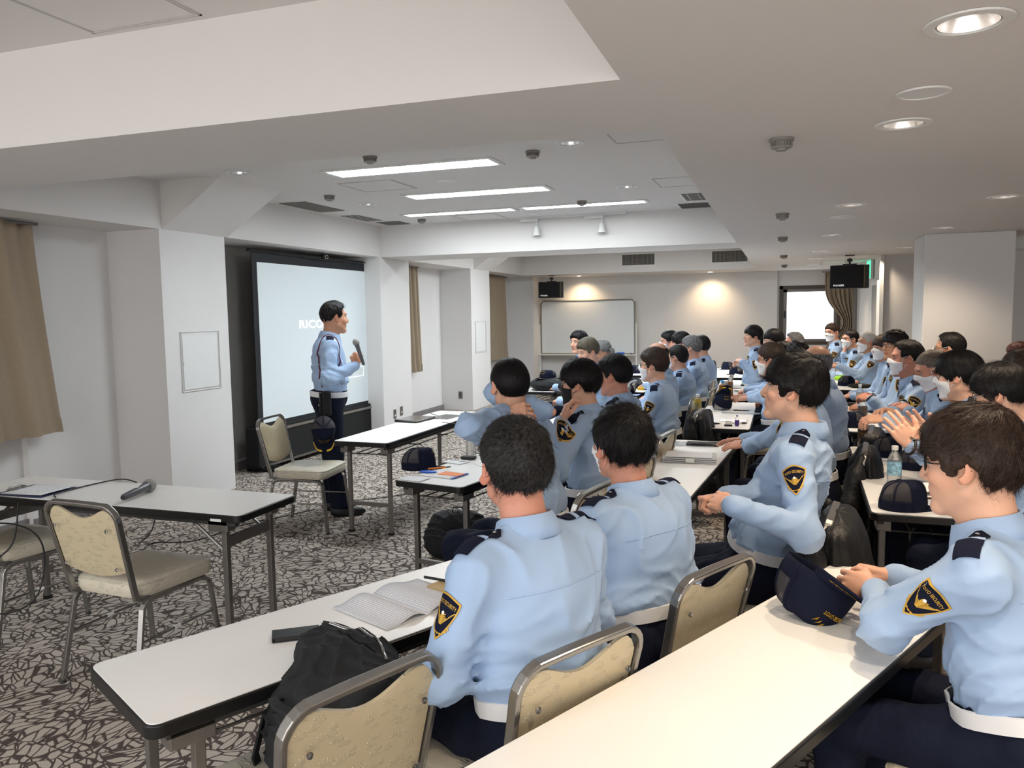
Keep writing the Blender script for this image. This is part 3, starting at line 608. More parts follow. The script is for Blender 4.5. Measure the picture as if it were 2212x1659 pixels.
# ================================================================= chairs
def make_chair():
    c = empty('banquet_chair')      # faces +Y
    w = .215
    def seat_fn(P0, z0, z1, inset): pass
    P = [(-.185, -.2), (.185, -.2)]
    s = MB(); poly = rounded_rect(.21, .215, .06, 5)
    poly = [((x*(1.0+.06*(y/.2))), y) for x, y in poly]
    n = len(poly); V = []; F = []
    rings = [(.405, .97), (.425, 1.0), (.455, 1.0), (.468, .97), (.474, .9), (.478, .6), (.479, .2)]
    for z, k in rings: V += [(x*k, y*k+.01, z) for x, y in poly]
    for i in range(len(rings)-1): F += [(i*n+j, i*n+(j+1) % n, (i+1)*n+(j+1) % n, (i+1)*n+j) for j in range(n)]
    F += [tuple(range(n-1, -1, -1)), tuple(range((len(rings)-1)*n, len(rings)*n))]
    st = s.add(V, F).build('seat', M_seat, c, smooth=70)
    MB().tube([(x*.985, y*.985+.01, .462) for x, y in poly], .004, 6, closed=True).build('piping', M_seat, st, smooth=60)
    # back: lies in a plane leaning back
    lean = radians(13)
    def bp(x, t, d=0): return (x, -.215-t*sin(lean)-d*cos(lean), .43+t*cos(lean)-d*sin(lean))
    # frame: up one side, across the top, down the other
    pts = []; Hb = .415; r = .07
    side = [(-.185-.02*0, -.02), (-.190, .1), (-.200, .3), (-.203, Hb-r)]
    for x, t in side: pts.append(bp(x, t))
    for k in range(1, 6): a = k*pi/12; pts.append(bp(-.203+r-r*cos(a), Hb-r+r*sin(a)))
    pts.append(bp(-.05, Hb)); pts.append(bp(.05, Hb)); m = [(-p[0], p[1], p[2]) for p in pts[::-1]][2:]
    pts = [( -.185, -.10, .395), (-.185, -.17, .398)]+pts
    pts = pts+m+[(.185, -.17, .398), (.185, -.10, .395)]
    MB().tube(pts, .012, flat=(.0085, .014)).build('back_frame', M_chair, c, bevel=.004)
    # cushion with dipped top
    top = lambda x: Hb-.022-.045*max(0, cos(min(1, abs(x)/.13)*pi/2))**1.3*(1 if abs(x) < .13 else 0)
    V = []; F = []; nx, nz = 20, 16
    for d_ in (0, 1):
        for j in range(nz+1):
            for i in range(nx+1):
                u = i/nx*2-1; v = j/nz; x = u*(.178+.012*v)
                tb = .075+.035*(u*u); tt = top(x)
                if abs(u) > .75: tt -= .05*((abs(u)-.75)/.25)**2
                t_ = tb+(tt-tb)*v; e = (1-u**6)*(1-(2*v-1)**6); th = .006+.018*e**.5*(1 if d_ else .35)
                V.append(bp(x, t_, -th if d_ else th*.55))
    q = (nx+1)*(nz+1); idx = lambda i, j, d: d*q+j*(nx+1)+i
    for j in range(nz):
        for i in range(nx):
            F.append((idx(i, j, 1), idx(i+1, j, 1), idx(i+1, j+1, 1), idx(i, j+1, 1))); F.append((idx(i, j, 0), idx(i, j+1, 0), idx(i+1, j+1, 0), idx(i+1, j, 0)))
    for i in range(nx): F.append((idx(i, 0, 0), idx(i+1, 0, 0), idx(i+1, 0, 1), idx(i, 0, 1))); F.append((idx(i+1, nz, 0), idx(i, nz, 0), idx(i, nz, 1), idx(i+1, nz, 1)))
    for j in range(nz): F.append((idx(0, j+1, 0), idx(0, j, 0), idx(0, j, 1), idx(0, j+1, 1))); F.append((idx(nx, j, 0), idx(nx, j+1, 0), idx(nx, j+1, 1), idx(nx, j, 1)))
    bk = MB().add(V, F).build('backrest', M_backf, c, smooth=50)
    for x in (-.15, .15):
        for t_ in (.13, .31): p = Vector(bp(x, t_, .022)); MB().lathe([(0, -.002), (.006, -.001), (.008, .004)], p, 10, Matrix.Rotation(radians(90)-lean, 3, 'X')).build('tack', M_chrome, bk)
    for sx in (-1, 1):
        X = sx*.195
        MB().tube([(X*1.12, -.265, .012), (X*1.03, -.2, .34)]+[(X*1.02, -.2+.05*(1-cos(a)), .34+.05*sin(a)) for a in (.4, .8, 1.2)]+[(X*1.01, -.14, .393), (X*1.01, -.02, .395)], .012, flat=(.012, .01)).build('leg', M_chair, c, bevel=.003)
        MB().tube([(X*1.12, .235, .012), (X*1.03, .2, .34)]+[(X*1.02, .2-.05*(1-cos(a)), .34+.05*sin(a)) for a in (.4, .8, 1.2)]+[(X*1.01, .14, .393), (X*1.01, -.02, .395)], .012, flat=(.012, .01)).build('leg', M_chair, c, bevel=.003)
        s_ = MB().tube([(X*1.05, -.226, .22), (X*1.05, .212, .22)], .006, 8); o = s_.build('stretcher', M_chrome, c, smooth=60)
        MB().tube([(X*1.05, -.03, .22), (X*1.05, 0, .22)], .010, 8).build('bumper', M_whitem, o)
        for sy in (-.266, .236): MB().lathe([(.014, 0), (.014, .014), (.011, .02)], (X*1.12, sy, 0), 10).build('glide', M_gdark, c)
    MB().bb(-.18, .18, -.16, -.14, .385, .4).bb(-.18, .18, .14, .16, .385, .4).build('seat_rail', M_chair, c)
    return c
CP = make_chair(); _cu = [0]
def chair(x, y, face, label):
    """face = direction (deg, ccw from +X) the sitter looks"""
    o = CP if not _cu[0] else dup(CP); _cu[0] = 1
    o.location = (x, y, 0); o.rotation_euler = (0, 0, radians(face-90))
    return tag(o, label, 'chair', 'banquet chairs')
# ================================================================= signed distance modelling
class Fld:
    def __init__(s, lo, hi, h):
        s.h = h; s.lo = np.array(lo, np.float32); n = np.ceil((np.array(hi)-s.lo)/h).astype(int)+1
        s.ax = [s.lo[i]+h*np.arange(n[i], dtype=np.float32) for i in range(3)]; s.D = np.full(n, 1., np.float32)
    def sl(s, lo, hi, pad):
        r = []
        for i in range(3):
            a = int(max(0, math.floor((lo[i]-pad-s.lo[i])/s.h))); b = int(min(len(s.ax[i]), math.ceil((hi[i]+pad-s.lo[i])/s.h)+1))
            if b <= a: return None
            r.append(slice(a, b))
        return tuple(r)
    def pts(s, r): return s.ax[0][r[0]][:, None, None], s.ax[1][r[1]][None, :, None], s.ax[2][r[2]][None, None, :]
    def op(s, d, r, k, mode):
        A = s.D[r]
        if mode == 'u':
            if k > 0: hh = np.maximum(k-np.abs(A-d), 0)/k; s.D[r] = np.minimum(A, d)-hh*hh*k*.25
            else: s.D[r] = np.minimum(A, d)
        elif mode == 's':
            d = -d
            if k > 0: hh = np.maximum(k-np.abs(A-d), 0)/k; s.D[r] = np.maximum(A, d)+hh*hh*k*.25
            else: s.D[r] = np.maximum(A, d)
    def cone(s, a, b, ra, rb, k=.02, mode='u', sq=None):
        a = np.array(a, np.float32); b = np.array(b, np.float32); m = max(ra, rb)
        r = s.sl(np.minimum(a, b)-m, np.maximum(a, b)+m, k+2*s.h+.01)
        if r is None: return
        x, y, z = s.pts(r); ab = b-a; L = float(ab@ab)+1e-9
        t = np.clip(((x-a[0])*ab[0]+(y-a[1])*ab[1]+(z-a[2])*ab[2])/L, 0, 1)
        dx, dy, dz = x-a[0]-t*ab[0], y-a[1]-t*ab[1], z-a[2]-t*ab[2]
        s.op(np.sqrt(dx*dx+dy*dy+dz*dz)-(ra+(rb-ra)*t), r, k, mode)
    def ell(s, c, rad, R=None, k=.03, mode='u', pad=0.):
        c = np.array(c, np.float32); rad = np.array(rad, np.float32); m = rad.max() if R is not None else rad
        r = s.sl(c-m, c+m, k+2*s.h+.012)
        if r is None: return
        x, y, z = s.pts(r); x, y, z = x-c[0], y-c[1], z-c[2]
        if R is not None: R = np.array(R, np.float32); x, y, z = [R[0, i]*x+R[1, i]*y+R[2, i]*z for i in range(3)]
        p = [x/rad[0], y/rad[1], z/rad[2]]; k0 = np.sqrt(p[0]**2+p[1]**2+p[2]**2); k1 = np.sqrt((p[0]/rad[0])**2+(p[1]/rad[1])**2+(p[2]/rad[2])**2)+1e-6
        s.op(k0*(k0-1)/k1, r, k, mode)
    def cutplane(s, p, n):
        """removes the side the normal points to"""
        x, y, z = s.pts((slice(None),)*3); d = (x-p[0])*n[0]+(y-p[1])*n[1]+(z-p[2])*n[2]; s.D = np.maximum(s.D, d.astype(np.float32))
    def disp(s, fn):
        x, y, z = s.pts((slice(None),)*3); s.D = s.D+fn(x, y, z).astype(np.float32)
    def mesh(s):
        D = s.D; h = s.h
        D = D.copy(); D[0] = D[-1] = 1; D[:, 0] = D[:, -1] = 1; D[:, :, 0] = D[:, :, -1] = 1
        S = D < 0; nx, ny, nz = D.shape
        C = [(i, j, k) for i in (0, 1) for j in (0, 1) for k in (0, 1)]
        cnt = sum(S[i:nx-1+i, j:ny-1+j, k:nz-1+k].astype(np.int8) for i, j, k in C)
        act = (cnt > 0) & (cnt < 8); idx = np.argwhere(act); n = len(idx)
        if n == 0: return np.zeros((0, 3)), np.zeros((0, 4), int)
        vid = np.full(act.shape, -1, np.int32); vid[act] = np.arange(n)
        val = {c: D[idx[:, 0]+c[0], idx[:, 1]+c[1], idx[:, 2]+c[2]] for c in C}
        acc = np.zeros((n, 3), np.float32); w = np.zeros(n, np.float32)
        for a in C:
            for ax in range(3):
                if a[ax] == 0:
                    b = list(a); b[ax] = 1; b = tuple(b); va, vb = val[a], val[b]; m = (va < 0) != (vb < 0)
                    t = np.where(m, va/(va-vb+1e-12), 0); P = np.array(a, np.float32)[None].repeat(n, 0); P[:, ax] = t
                    acc += P*m[:, None]; w += m
        V = s.lo+(idx+acc/w[:, None])*h
        F = []
        for ax in range(3):
            o1, o2 = [(1, 2), (2, 0), (0, 1)][ax]
            sl0 = [slice(1, -1)]*3; sl0[ax] = slice(0, -1); sl1 = list(sl0); sl1[ax] = slice(1, None)
            a, b = S[tuple(sl0)], S[tuple(sl1)]
            for m, flip in ((a & ~b, False), (~a & b, True)):
                e = np.argwhere(m); 
                if not len(e): continue
                off = np.array([1, 1, 1]); off[ax] = 0; e = e+off
                def cell(d1, d2):
                    q = e.copy(); q[:, o1] -= d1; q[:, o2] -= d2; return vid[q[:, 0], q[:, 1], q[:, 2]]
                q = np.stack([cell(1, 1), cell(0, 1), cell(0, 0), cell(1, 0)], 1)
                if flip: q = q[:, ::-1]
                F.append(q)
        F = np.concatenate(F); F = F[(F >= 0).all(1)]
        return V, F
def mesh_obj(name, V, F, m, parent=None, col=None):
    me = np_mesh(name, V, np.ascontiguousarray(F))
    if col is not None:
        at = me.color_attributes.new('Col', 'FLOAT_COLOR', 'POINT'); at.data.foreach_set('color', np.c_[col, np.ones(len(col))].astype(np.float32).ravel())
    me.materials.append(m); o = bpy.data.objects.new(name, me); link(o, parent); return o
def unit(v): v = np.array(v, float); return v/(np.linalg.norm(v)+1e-9)
def frame(fwd, up):
    """columns: x=right, y=fwd, z=up"""
    y = unit(fwd); x = unit(np.cross(y, up)); z = np.cross(x, y); return np.stack([x, y, z], 1)
# ---------------------------------------------------------------- hands (right hand: fingers +X, back +Z, thumb +Y)
_hc = {}
def hand_mesh(pose, h):
    key = (pose, round(h, 4))
    if key in _hc: return _hc[key]
    f = Fld((-.065, -.075, -.10), (.20, .10, .05), h)
    f.cone((-.035, 0, -.002), (.0, 0, 0), .022, .024, .01); f.ell((-.0, 0, 0), (.03, .027, .019), k=.012)
    f.ell((.045, .003, 0), (.052, .041, .0165), k=.012); f.cone((.02, .02, -.006), (.05, .033, -.008), .016, .013, .012)
    cur = {'flat': (8, 14, 8), 'relax': (24, 34, 22), 'grip': (62, 78, 45), 'fist': (78, 92, 60), 'point': (30, 40, 25)}[pose]
    for i, (y, L, r) in enumerate(((.031, .072, .0086), (.0105, .080, .0088), (-.011, .074, .0084), (-.031, .058, .0075))):
        p = np.array([.082-.003*abs(i-1), y, .001]); a = 0.; fan = (1.2-i)*.07*(1 if pose in ('flat', 'relax') else .2)
        f.cone((.045, y*.85, 0), p, .0115, .0108, .006)
        for j, (seg, c) in enumerate(zip((.45, .30, .25), cur)):
            a += radians(c*(1+.08*i)); q = p+L*seg*np.array([cos(a)*cos(fan), cos(a)*sin(fan), -sin(a)])
            f.cone(p, q, r*(1-.06*j), r*(.96-.09*j), .0035); p = q
    if pose in ('grip', 'fist'): T_ = [(.018, .026, -.010), (.050, .044, -.030), (.070, .030, -.046), (.078, .012, -.052)]
    elif pose == 'relax': T_ = [(.016, .026, -.006), (.046, .052, -.018), (.074, .058, -.030), (.094, .052, -.036)]
    else: T_ = [(.016, .026, -.004), (.044, .056, -.008), (.072, .070, -.012), (.092, .074, -.014)]
    for (a, b), (ra, rb) in zip(zip(T_, T_[1:]), ((.015, .0125), (.0115, .0105), (.010, .0085))): f.cone(a, b, ra, rb, .006)
    for y in (.031, .0105, -.011, -.031): f.ell((.083, y, .006), (.008, .007, .006), k=.006)
    _hc[key] = f.mesh(); return _hc[key]
# ---------------------------------------------------------------- head
def poly_sd(Y, Z, P):
    """signed distance to polygon in the side view; negative inside"""
    P = np.array(P, np.float32); n = len(P); d = np.full(np.broadcast(Y, Z).shape, 1e9, np.float32); s = np.ones_like(d)
    for i in range(n):
        a, b = P[i], P[i-1]; e = b-a; wy, wz = Y-a[0], Z-a[1]; t = np.clip((wy*e[0]+wz*e[1])/(e@e+1e-12), 0, 1)
        d = np.minimum(d, (wy-t*e[0])**2+(wz-t*e[1])**2)
        c = np.stack(np.broadcast_arrays(Z >= a[1], Z < b[1], e[0]*wz > e[1]*wy)); s = np.where(c.all(0) | (~c).all(0), -s, s)
    return s*np.sqrt(d)
def head_sdf(f, neck, wide=1., nose=1., open_=0):
    f.ell((0, -.014, .032), (.077*wide, .094, .083), k=0); f.ell((0, .022, -.028), (.063*wide, .068, .082), k=.03)
    f.ell((0, -.05, .0), (.066*wide, .055, .06), k=.03)
    for s in (-1, 1):
        f.cone((s*.052*wide, .0, -.058), (s*.012, .064, -.103), .017, .017, .03)     # jaw
        f.ell((s*.043*wide, .060, -.026), (.020, .022, .02), k=.02)                    # cheek
    f.cone((-.012, .070, -.106), (.012, .070, -.106), .017, .017, .015)               # chin
    f.cone((-.036, .073, .026), (.036, .073, .026), .014, .014, .016)                # brow
    f.ell((0, .066, -.062), (.034, .026, .026), k=.015)                               # muzzle
    f.cone((0, .084, .014), (0, .105*nose, -.030), .0075, .0105, .009); f.ell((0, .101*nose, -.034), (.0125, .011, .010), k=.006)
    for s in (-1, 1): f.ell((s*.0125, .092, -.037), (.0085, .010, .008), k=.005)
    for s in (-1, 1):
        f.ell((s*.031, .096, .006), (.019, .016, .0115), k=.012, mode='s'); f.ell((s*.031, .0735, .005), (.0145, .0135, .0115), k=.003)
    f.cone((-.018, .084, -.0605), (.018, .084, -.0605), .0060, .0060, .004); f.cone((-.015, .083, -.0715), (.015, .083, -.0715), .0066, .0066, .004)
    f.cone((-.021, .091, -.0662), (.021, .091, -.0662), .0016, .0016, .002, 's')
    for s in (-1, 1):                                                              # ear
        R = np.array(Matrix.Rotation(s*radians(-34), 3, 'Z') @ Matrix.Rotation(radians(12), 3, 'X'))
        f.ell((s*.0835*wide, -.012, -.004), (.007, .0195, .032), R, k=.006); f.ell((s*.0895*wide, -.002, .000), (.006, .010, .019), R, k=.004, mode='s')
        f.ell((s*.080*wide, .000, -.027), (.0055, .009, .010), k=.005)
    n = np.array(neck, float); top = np.array([0, -.022, -.035]); f.cone(top, n, .056, .060, .025); f.cone((0, .03, -.085), n+np.array([0, .03, .02]), .022, .03, .03)
def hair_polygon(style):
    return {
     'short': [(.30, .30), (.092, .074), (.074, .052), (.060, .040), (.040, .030), (.030, -.018), (.016, -.022), (.010, .004), (-.014, .018), (-.034, .0), (-.040, -.045), (-.075, -.085), (-.30, -.10), (-.3, .3)],
     'bushy': [(.30, .30), (.30, .045), (.086, .030), (.066, .014), (.046, .020), (.034, -.030), (.018, -.034), (.010, -.002), (-.014, .012), (-.036, -.006), (-.042, -.055), (-.07, -.10), (-.30, -.11), (-.3, .3)],
     'bowl': [(.30, .30), (.30, .040), (.09, .030), (.070, .014), (.048, .004), (.034, -.030), (.016, -.030), (.010, -.004), (-.010, .006), (-.034, -.010), (-.042, -.06), (-.07, -.10), (-.30, -.11), (-.3, .3)],
     'receding': [(.06, .30), (.064, .098), (.052, .075), (.036, .058), (.040, .030), (.030, -.012), (.014, -.016), (.008, .006), (-.014, .018), (-.034, .0), (-.040, -.045), (-.07, -.085), (-.30, -.095), (-.3, .3)],
     'bald': [(.02, .055), (.034, .040), (.028, -.006), (.012, -.010), (.006, .006), (-.014, .016), (-.034, .0), (-.040, -.045), (-.07, -.08), (-.3, -.09), (-.3, .062), (-.08, .066)],
     'crop': [(.30, .30), (.085, .085), (.066, .060), (.044, .050), (.036, .0), (.022, -.014), (.010, .004), (-.014, .018), (-.034, .002), (-.040, -.03), (-.07, -.07), (-.30, -.08), (-.3, .3)],
    }[style]
HT = {'short': (.010, .017), 'bushy': (.016, .028), 'bowl': (.013, .019), 'receding': (.008, .014), 'bald': (.004, .002), 'crop': (.004, .006)}
def hair_sdf(f, style, wide, amp, seed, thick=1.):
    a, b = HT[style]; a *= thick; b *= thick
    f.ell((0, -.014, .032+(b-a)*.5), (.077*wide+a, .094+a*1.05, .083+b), k=0); f.ell((0, -.050, .0), (.066*wide+a*.9, .055+a, .072), k=.03)
    if style in ('short', 'bushy', 'bowl', 'receding'): f.ell((0, .03, .050), (.058*wide+a*.6, .050+a*.9, .052+b*.8), k=.03)
    if style == 'bowl' or style == 'bushy': f.ell((0, .0, .01), (.078*wide+a*.8, .07+a, .05), k=.03)
    x, y, z = f.pts((slice(None),)*3); rs = np.random.RandomState(seed); ph = rs.rand(8)*6
    an = np.arctan2(x, -(y+.045)); rr = np.sqrt(x*x+(y+.045)**2)
    stk = sin_(an*23+ph[0]+6*z*10)*.5+sin_(an*41+ph[1]+z*40)*.3+sin_(an*11+ph[2]-rr*60)*.4
    lump = sin_(x*75+ph[5]+2*sin_(z*50))*sin_(y*80+ph[6]+2*sin_(x*45))*sin_(z*70+ph[7])
    f.D = f.D+(amp*stk+{'bushy': .0045, 'short': .0022, 'bowl': .0015, 'receding': .002}.get(style, 0)*lump).astype(np.float32)
    f.D = f.D+(np.maximum(0, .035-z)*{'short': .16, 'receding': .16, 'crop': .05, 'bald': .03, 'bushy': .13, 'bowl': .11}[style]+0*x+0*y).astype(np.float32)
    P = hair_polygon(style); c = poly_sd(y+0*x, z+0*x, P).astype(np.float32)+np.float32(.003)*sin_(x*400+ph[3])+np.float32(.002)*sin_(x*900+z*300+ph[4])
    # temples: hair only recedes from the front, keep the sideburn strip thin
    f.D = np.maximum(f.D, c)
def sin_(v): return np.sin(v)
CROWN = np.array([0.004, -.062, .108])
def strands(V, F, N, seed, L, amp=.0035, width=.00055, part=None):
    rs = np.random.RandomState(seed); P = V[F]; nrm = np.cross(P[:, 2]-P[:, 0], P[:, 3]-P[:, 1]); ar = np.linalg.norm(nrm, axis=1); nrm = nrm/(ar[:, None]+1e-12)
    cen = P.mean(1); ok = ((cen-np.array([0, -.014, .03]))*nrm).sum(1) > 0; pr = ar*ok; pr /= pr.sum()
    i = rs.choice(len(F), N, p=pr); p = cen[i]+rs.randn(N, 3)*.0012; n = nrm[i]; OV = []; st = 4
    wv = p-CROWN; cl = sin_(p[:, :1]*90+p[:, 1:2]*70+seed)*.35+sin_(p[:, 2:3]*110+seed*2)*.25
    d = wv+np.array([0, .012, -.02]); d = d-(d*n).sum(1)[:, None]*n; d /= np.linalg.norm(d, axis=1)[:, None]+1e-9; sd = np.cross(n, d)
    d = d+sd*(cl+rs.randn(N, 1)*.13); lift = rs.rand(N, 1)**2*amp; wd = width*(.6+.8*rs.rand(N, 1)); LL = L*(.5+rs.rand(N, 1)*.9)
    for k in range(st):
        t = k/(st-1); q = p+d*LL*t-n*(LL*t)**2*(5.6)+n*(.0006+lift*t); w_ = wd*(1-t*.75); OV += [q-sd*w_, q+sd*w_]
    E_ = OV[-1]; ax_ = np.abs(E_[:, 0]); keep = ~((E_[:, 1] > -.034) & (E_[:, 2] < .026) & (ax_ > .05)) & ~((E_[:, 1] > .05) & (E_[:, 2] < .012)) & (E_[:, 2] > -.10)
    S_ = OV[0]; keep &= ~((S_[:, 1] > -.03) & (S_[:, 2] < .012) & (np.abs(S_[:, 0]) > .055))
    OV = [q[keep] for q in OV]; N = int(keep.sum())
    OV = np.stack(OV, 1).reshape(-1, 3); base = np.arange(N)[:, None]*2*st
    FF = np.concatenate([base+np.array([[2*k, 2*k+1, 2*k+3, 2*k+2]]) for k in range(st-1)])
    return OV, FF
SKIN0 = np.array(rgb(212, 160, 136)); 
def head_color(V, tone, wide, stubble, browc):
    c = np.repeat(np.array(tone)[None], len(V), 0); x, y, z = np.abs(V[:, 0]), V[:, 1], V[:, 2]
    def blend(m, col): 
        m = np.clip(m, 0, 1)[:, None]; c[:] = c*(1-m)+np.array(col)*m
    g = lambda d, r: np.clip(1.6*(1-d/r), 0, 1)
    blend(.35*g(np.hypot(x-.045, z+.03), .035)*(y > .02), np.array(tone)*[1.08, .78, .74])
    blend(.4*(x > .074*wide), np.array(tone)*[1.1, .70, .62])
    blend(.75*((np.abs(z+.0605) < .006) | (np.abs(z+.0715) < .0065))*(x < .024-.0*z)*(y > .078), np.array(tone)*[.86, .5, .48])
    blend(.6*(np.abs(z+.0662) < .0016)*(x < .022)*(y > .07), (.08, .03, .025))
    zb = .027-.25*np.maximum(0, x-.036)+.06*np.minimum(0, x-.03)*-1
    blend(.85*(np.abs(z-zb) < .0042)*(x > .014)*(x < .050)*(y > .055), browc)
    ey = ((x-.031)/.0145)**2+((z-.0045)/.0058)**2
    blend(1.*(ey < 1)*(y > .06), (.55, .52, .5)); blend(1.*(np.hypot(x-.031, z-.0045) < .0058)*(ey < 1.15)*(y > .06), (.012, .01, .01))
    blend(.9*(np.abs(ey-1.15) < .32)*(z > .004)*(y > .055), (.02, .015, .012))
    if stubble: blend(stubble*((z < -.05)*(y > .0)*(z > -.125)), np.array(tone)*.62)
    return c
# ---------------------------------------------------------------- cloth patches projected on a surface
def shield_outline(n=8):
    P = []
    for t in np.linspace(0, 1, n): P.append((-.040+.080*t, .045+.010*sin(pi*t)))
    for t in np.linspace(0, 1, n*2)[1:]: P.append((.040*cos(t*pi/2)**.75 if t < 1 else 0, .045-.105*t**1.1))
    m = [(-x, y) for x, y in P[n:-1]][::-1]; return P+m
def build_patch():
    B = MB(); O = shield_outline(); cx, cy_ = 0, .005
    def rings(k1, k0, h, m):
        B.cm = m; n = len(O); V = []; F = []
        ks = np.linspace(k0, k1, 4)
        for k in ks: V += [((x-cx)*k+cx, (y-cy_)*k+cy_, h) for x, y in O]
        for i in range(len(ks)-1): F += [(i*n+j, i*n+(j+1) % n, (i+1)*n+(j+1) % n, (i+1)*n+j) for j in range(n)]
        if k0 < .2: V.append((cx, cy_, h)); F += [(len(V)-1, (j+1) % n, j) for j in range(n)]; F = [f if len(f) == 4 else (f[0], f[2], f[1]) for f in F]
        B.add(V, F)
    rings(.90, .05, .0012, 1); rings(1.0, .90, .0022, 0)
    B.cm = 0; V, F = text_mesh('TOYO SECURITY', .0135, 0, True, .60)
    B.add([(v.x, v.y+.0275-abs(v.x)**2*4.5, .0022) for v in V], F)
    for s in (-1, 1):                                            # wings: feather strips
        for k in range(5):
            a = .020-.0058*k; L = .029-.0035*k; V = [(s*.003, a-.014, .0022), (s*(.006+L), a+.001+.0016*k, .0022), (s*(.004+L), a-.0022+.0012*k, .0022), (s*.003, a-.0178, .0022)]; B.add(V, [(0, 1, 2, 3) if s > 0 else (3, 2, 1, 0)])
        for k in range(9):                                       # laurel leaves
            t = radians(200+s*0+k*17) if s < 0 else radians(-20-k*17); c = (.028*cos(t)*.98, -.012+.030*sin(t)); d = (-sin(t)*s*.004, cos(t)*s*.004); nn = (cos(t)*.0045, sin(t)*.0045)
            V = [(c[0]-d[0], c[1]-d[1], .0021), (c[0]+nn[0]*.6, c[1]+nn[1]*.6, .0021), (c[0]+d[0], c[1]+d[1], .0021), (c[0]-nn[0]*.5, c[1]-nn[1]*.5, .0021)]; B.add(V, [(0, 1, 2, 3)])
    B.cm = 2; B.add([(.0045*cos(a), .008+.0045*sin(a), .0026) for a in np.linspace(0, 2*pi, 10, endpoint=False)], [tuple(range(10))])
    B.cm = 0; B.add([(-.006, .004, .0024), (.006, .004, .0024), (.003, -.02, .0024), (-.003, -.02, .0024)], [(3, 2, 1, 0)])
    return B
PATCH = build_patch()
def project(bvh, O, tx, ty, n, pts, off=.0015, dist=.16, clampz=None):
    """pts (x,y,h) in a tangent frame -> on the surface below, along -n"""
    O, tx, ty, n = Vector(O), Vector(tx), Vector(ty), Vector(n); out = []; last = None
    for x, y, h in pts:
        o = O+tx*x+ty*y+n*dist; hit = bvh.ray_cast(o, -n, dist*1.5)
        if hit[0] is not None and (clampz is None or (hit[0]-O).dot(n) > -clampz): q = hit[0]+n*(off+h); last = (hit[0]-O).dot(n)
        else: q = O+tx*x+ty*y+n*((last or 0)+off+h)
        out.append(q)
    return out
def wrap_obj(name, B, mats, parent, bvh, O, tx, ty, n, off=.0015, dist=.16, clampz=.04):
    v = project(bvh, O, tx, ty, n, B.v, off, dist, clampz); me = np_mesh(name, [tuple(p) for p in v], B.f, smooth=False, mi=B.m)
    for m in mats: me.materials.append(m)
    o = bpy.data.objects.new(name, me); link(o, parent); return o
def strip_grid(L, W, nu=8, nv=3, tip=0., h=.0):
    B = MB()
    V = [((i/nu)*L, (j/nv-.5)*W*(1 if not tip or i/nu > tip/L else .25+.75*(i/nu)*L/tip), h) for j in range(nv+1) for i in range(nu+1)]
    B.add(V, [(j*(nu+1)+i, j*(nu+1)+i+1, (j+1)*(nu+1)+i+1, (j+1)*(nu+1)+i) for j in range(nv) for i in range(nu)]); return B
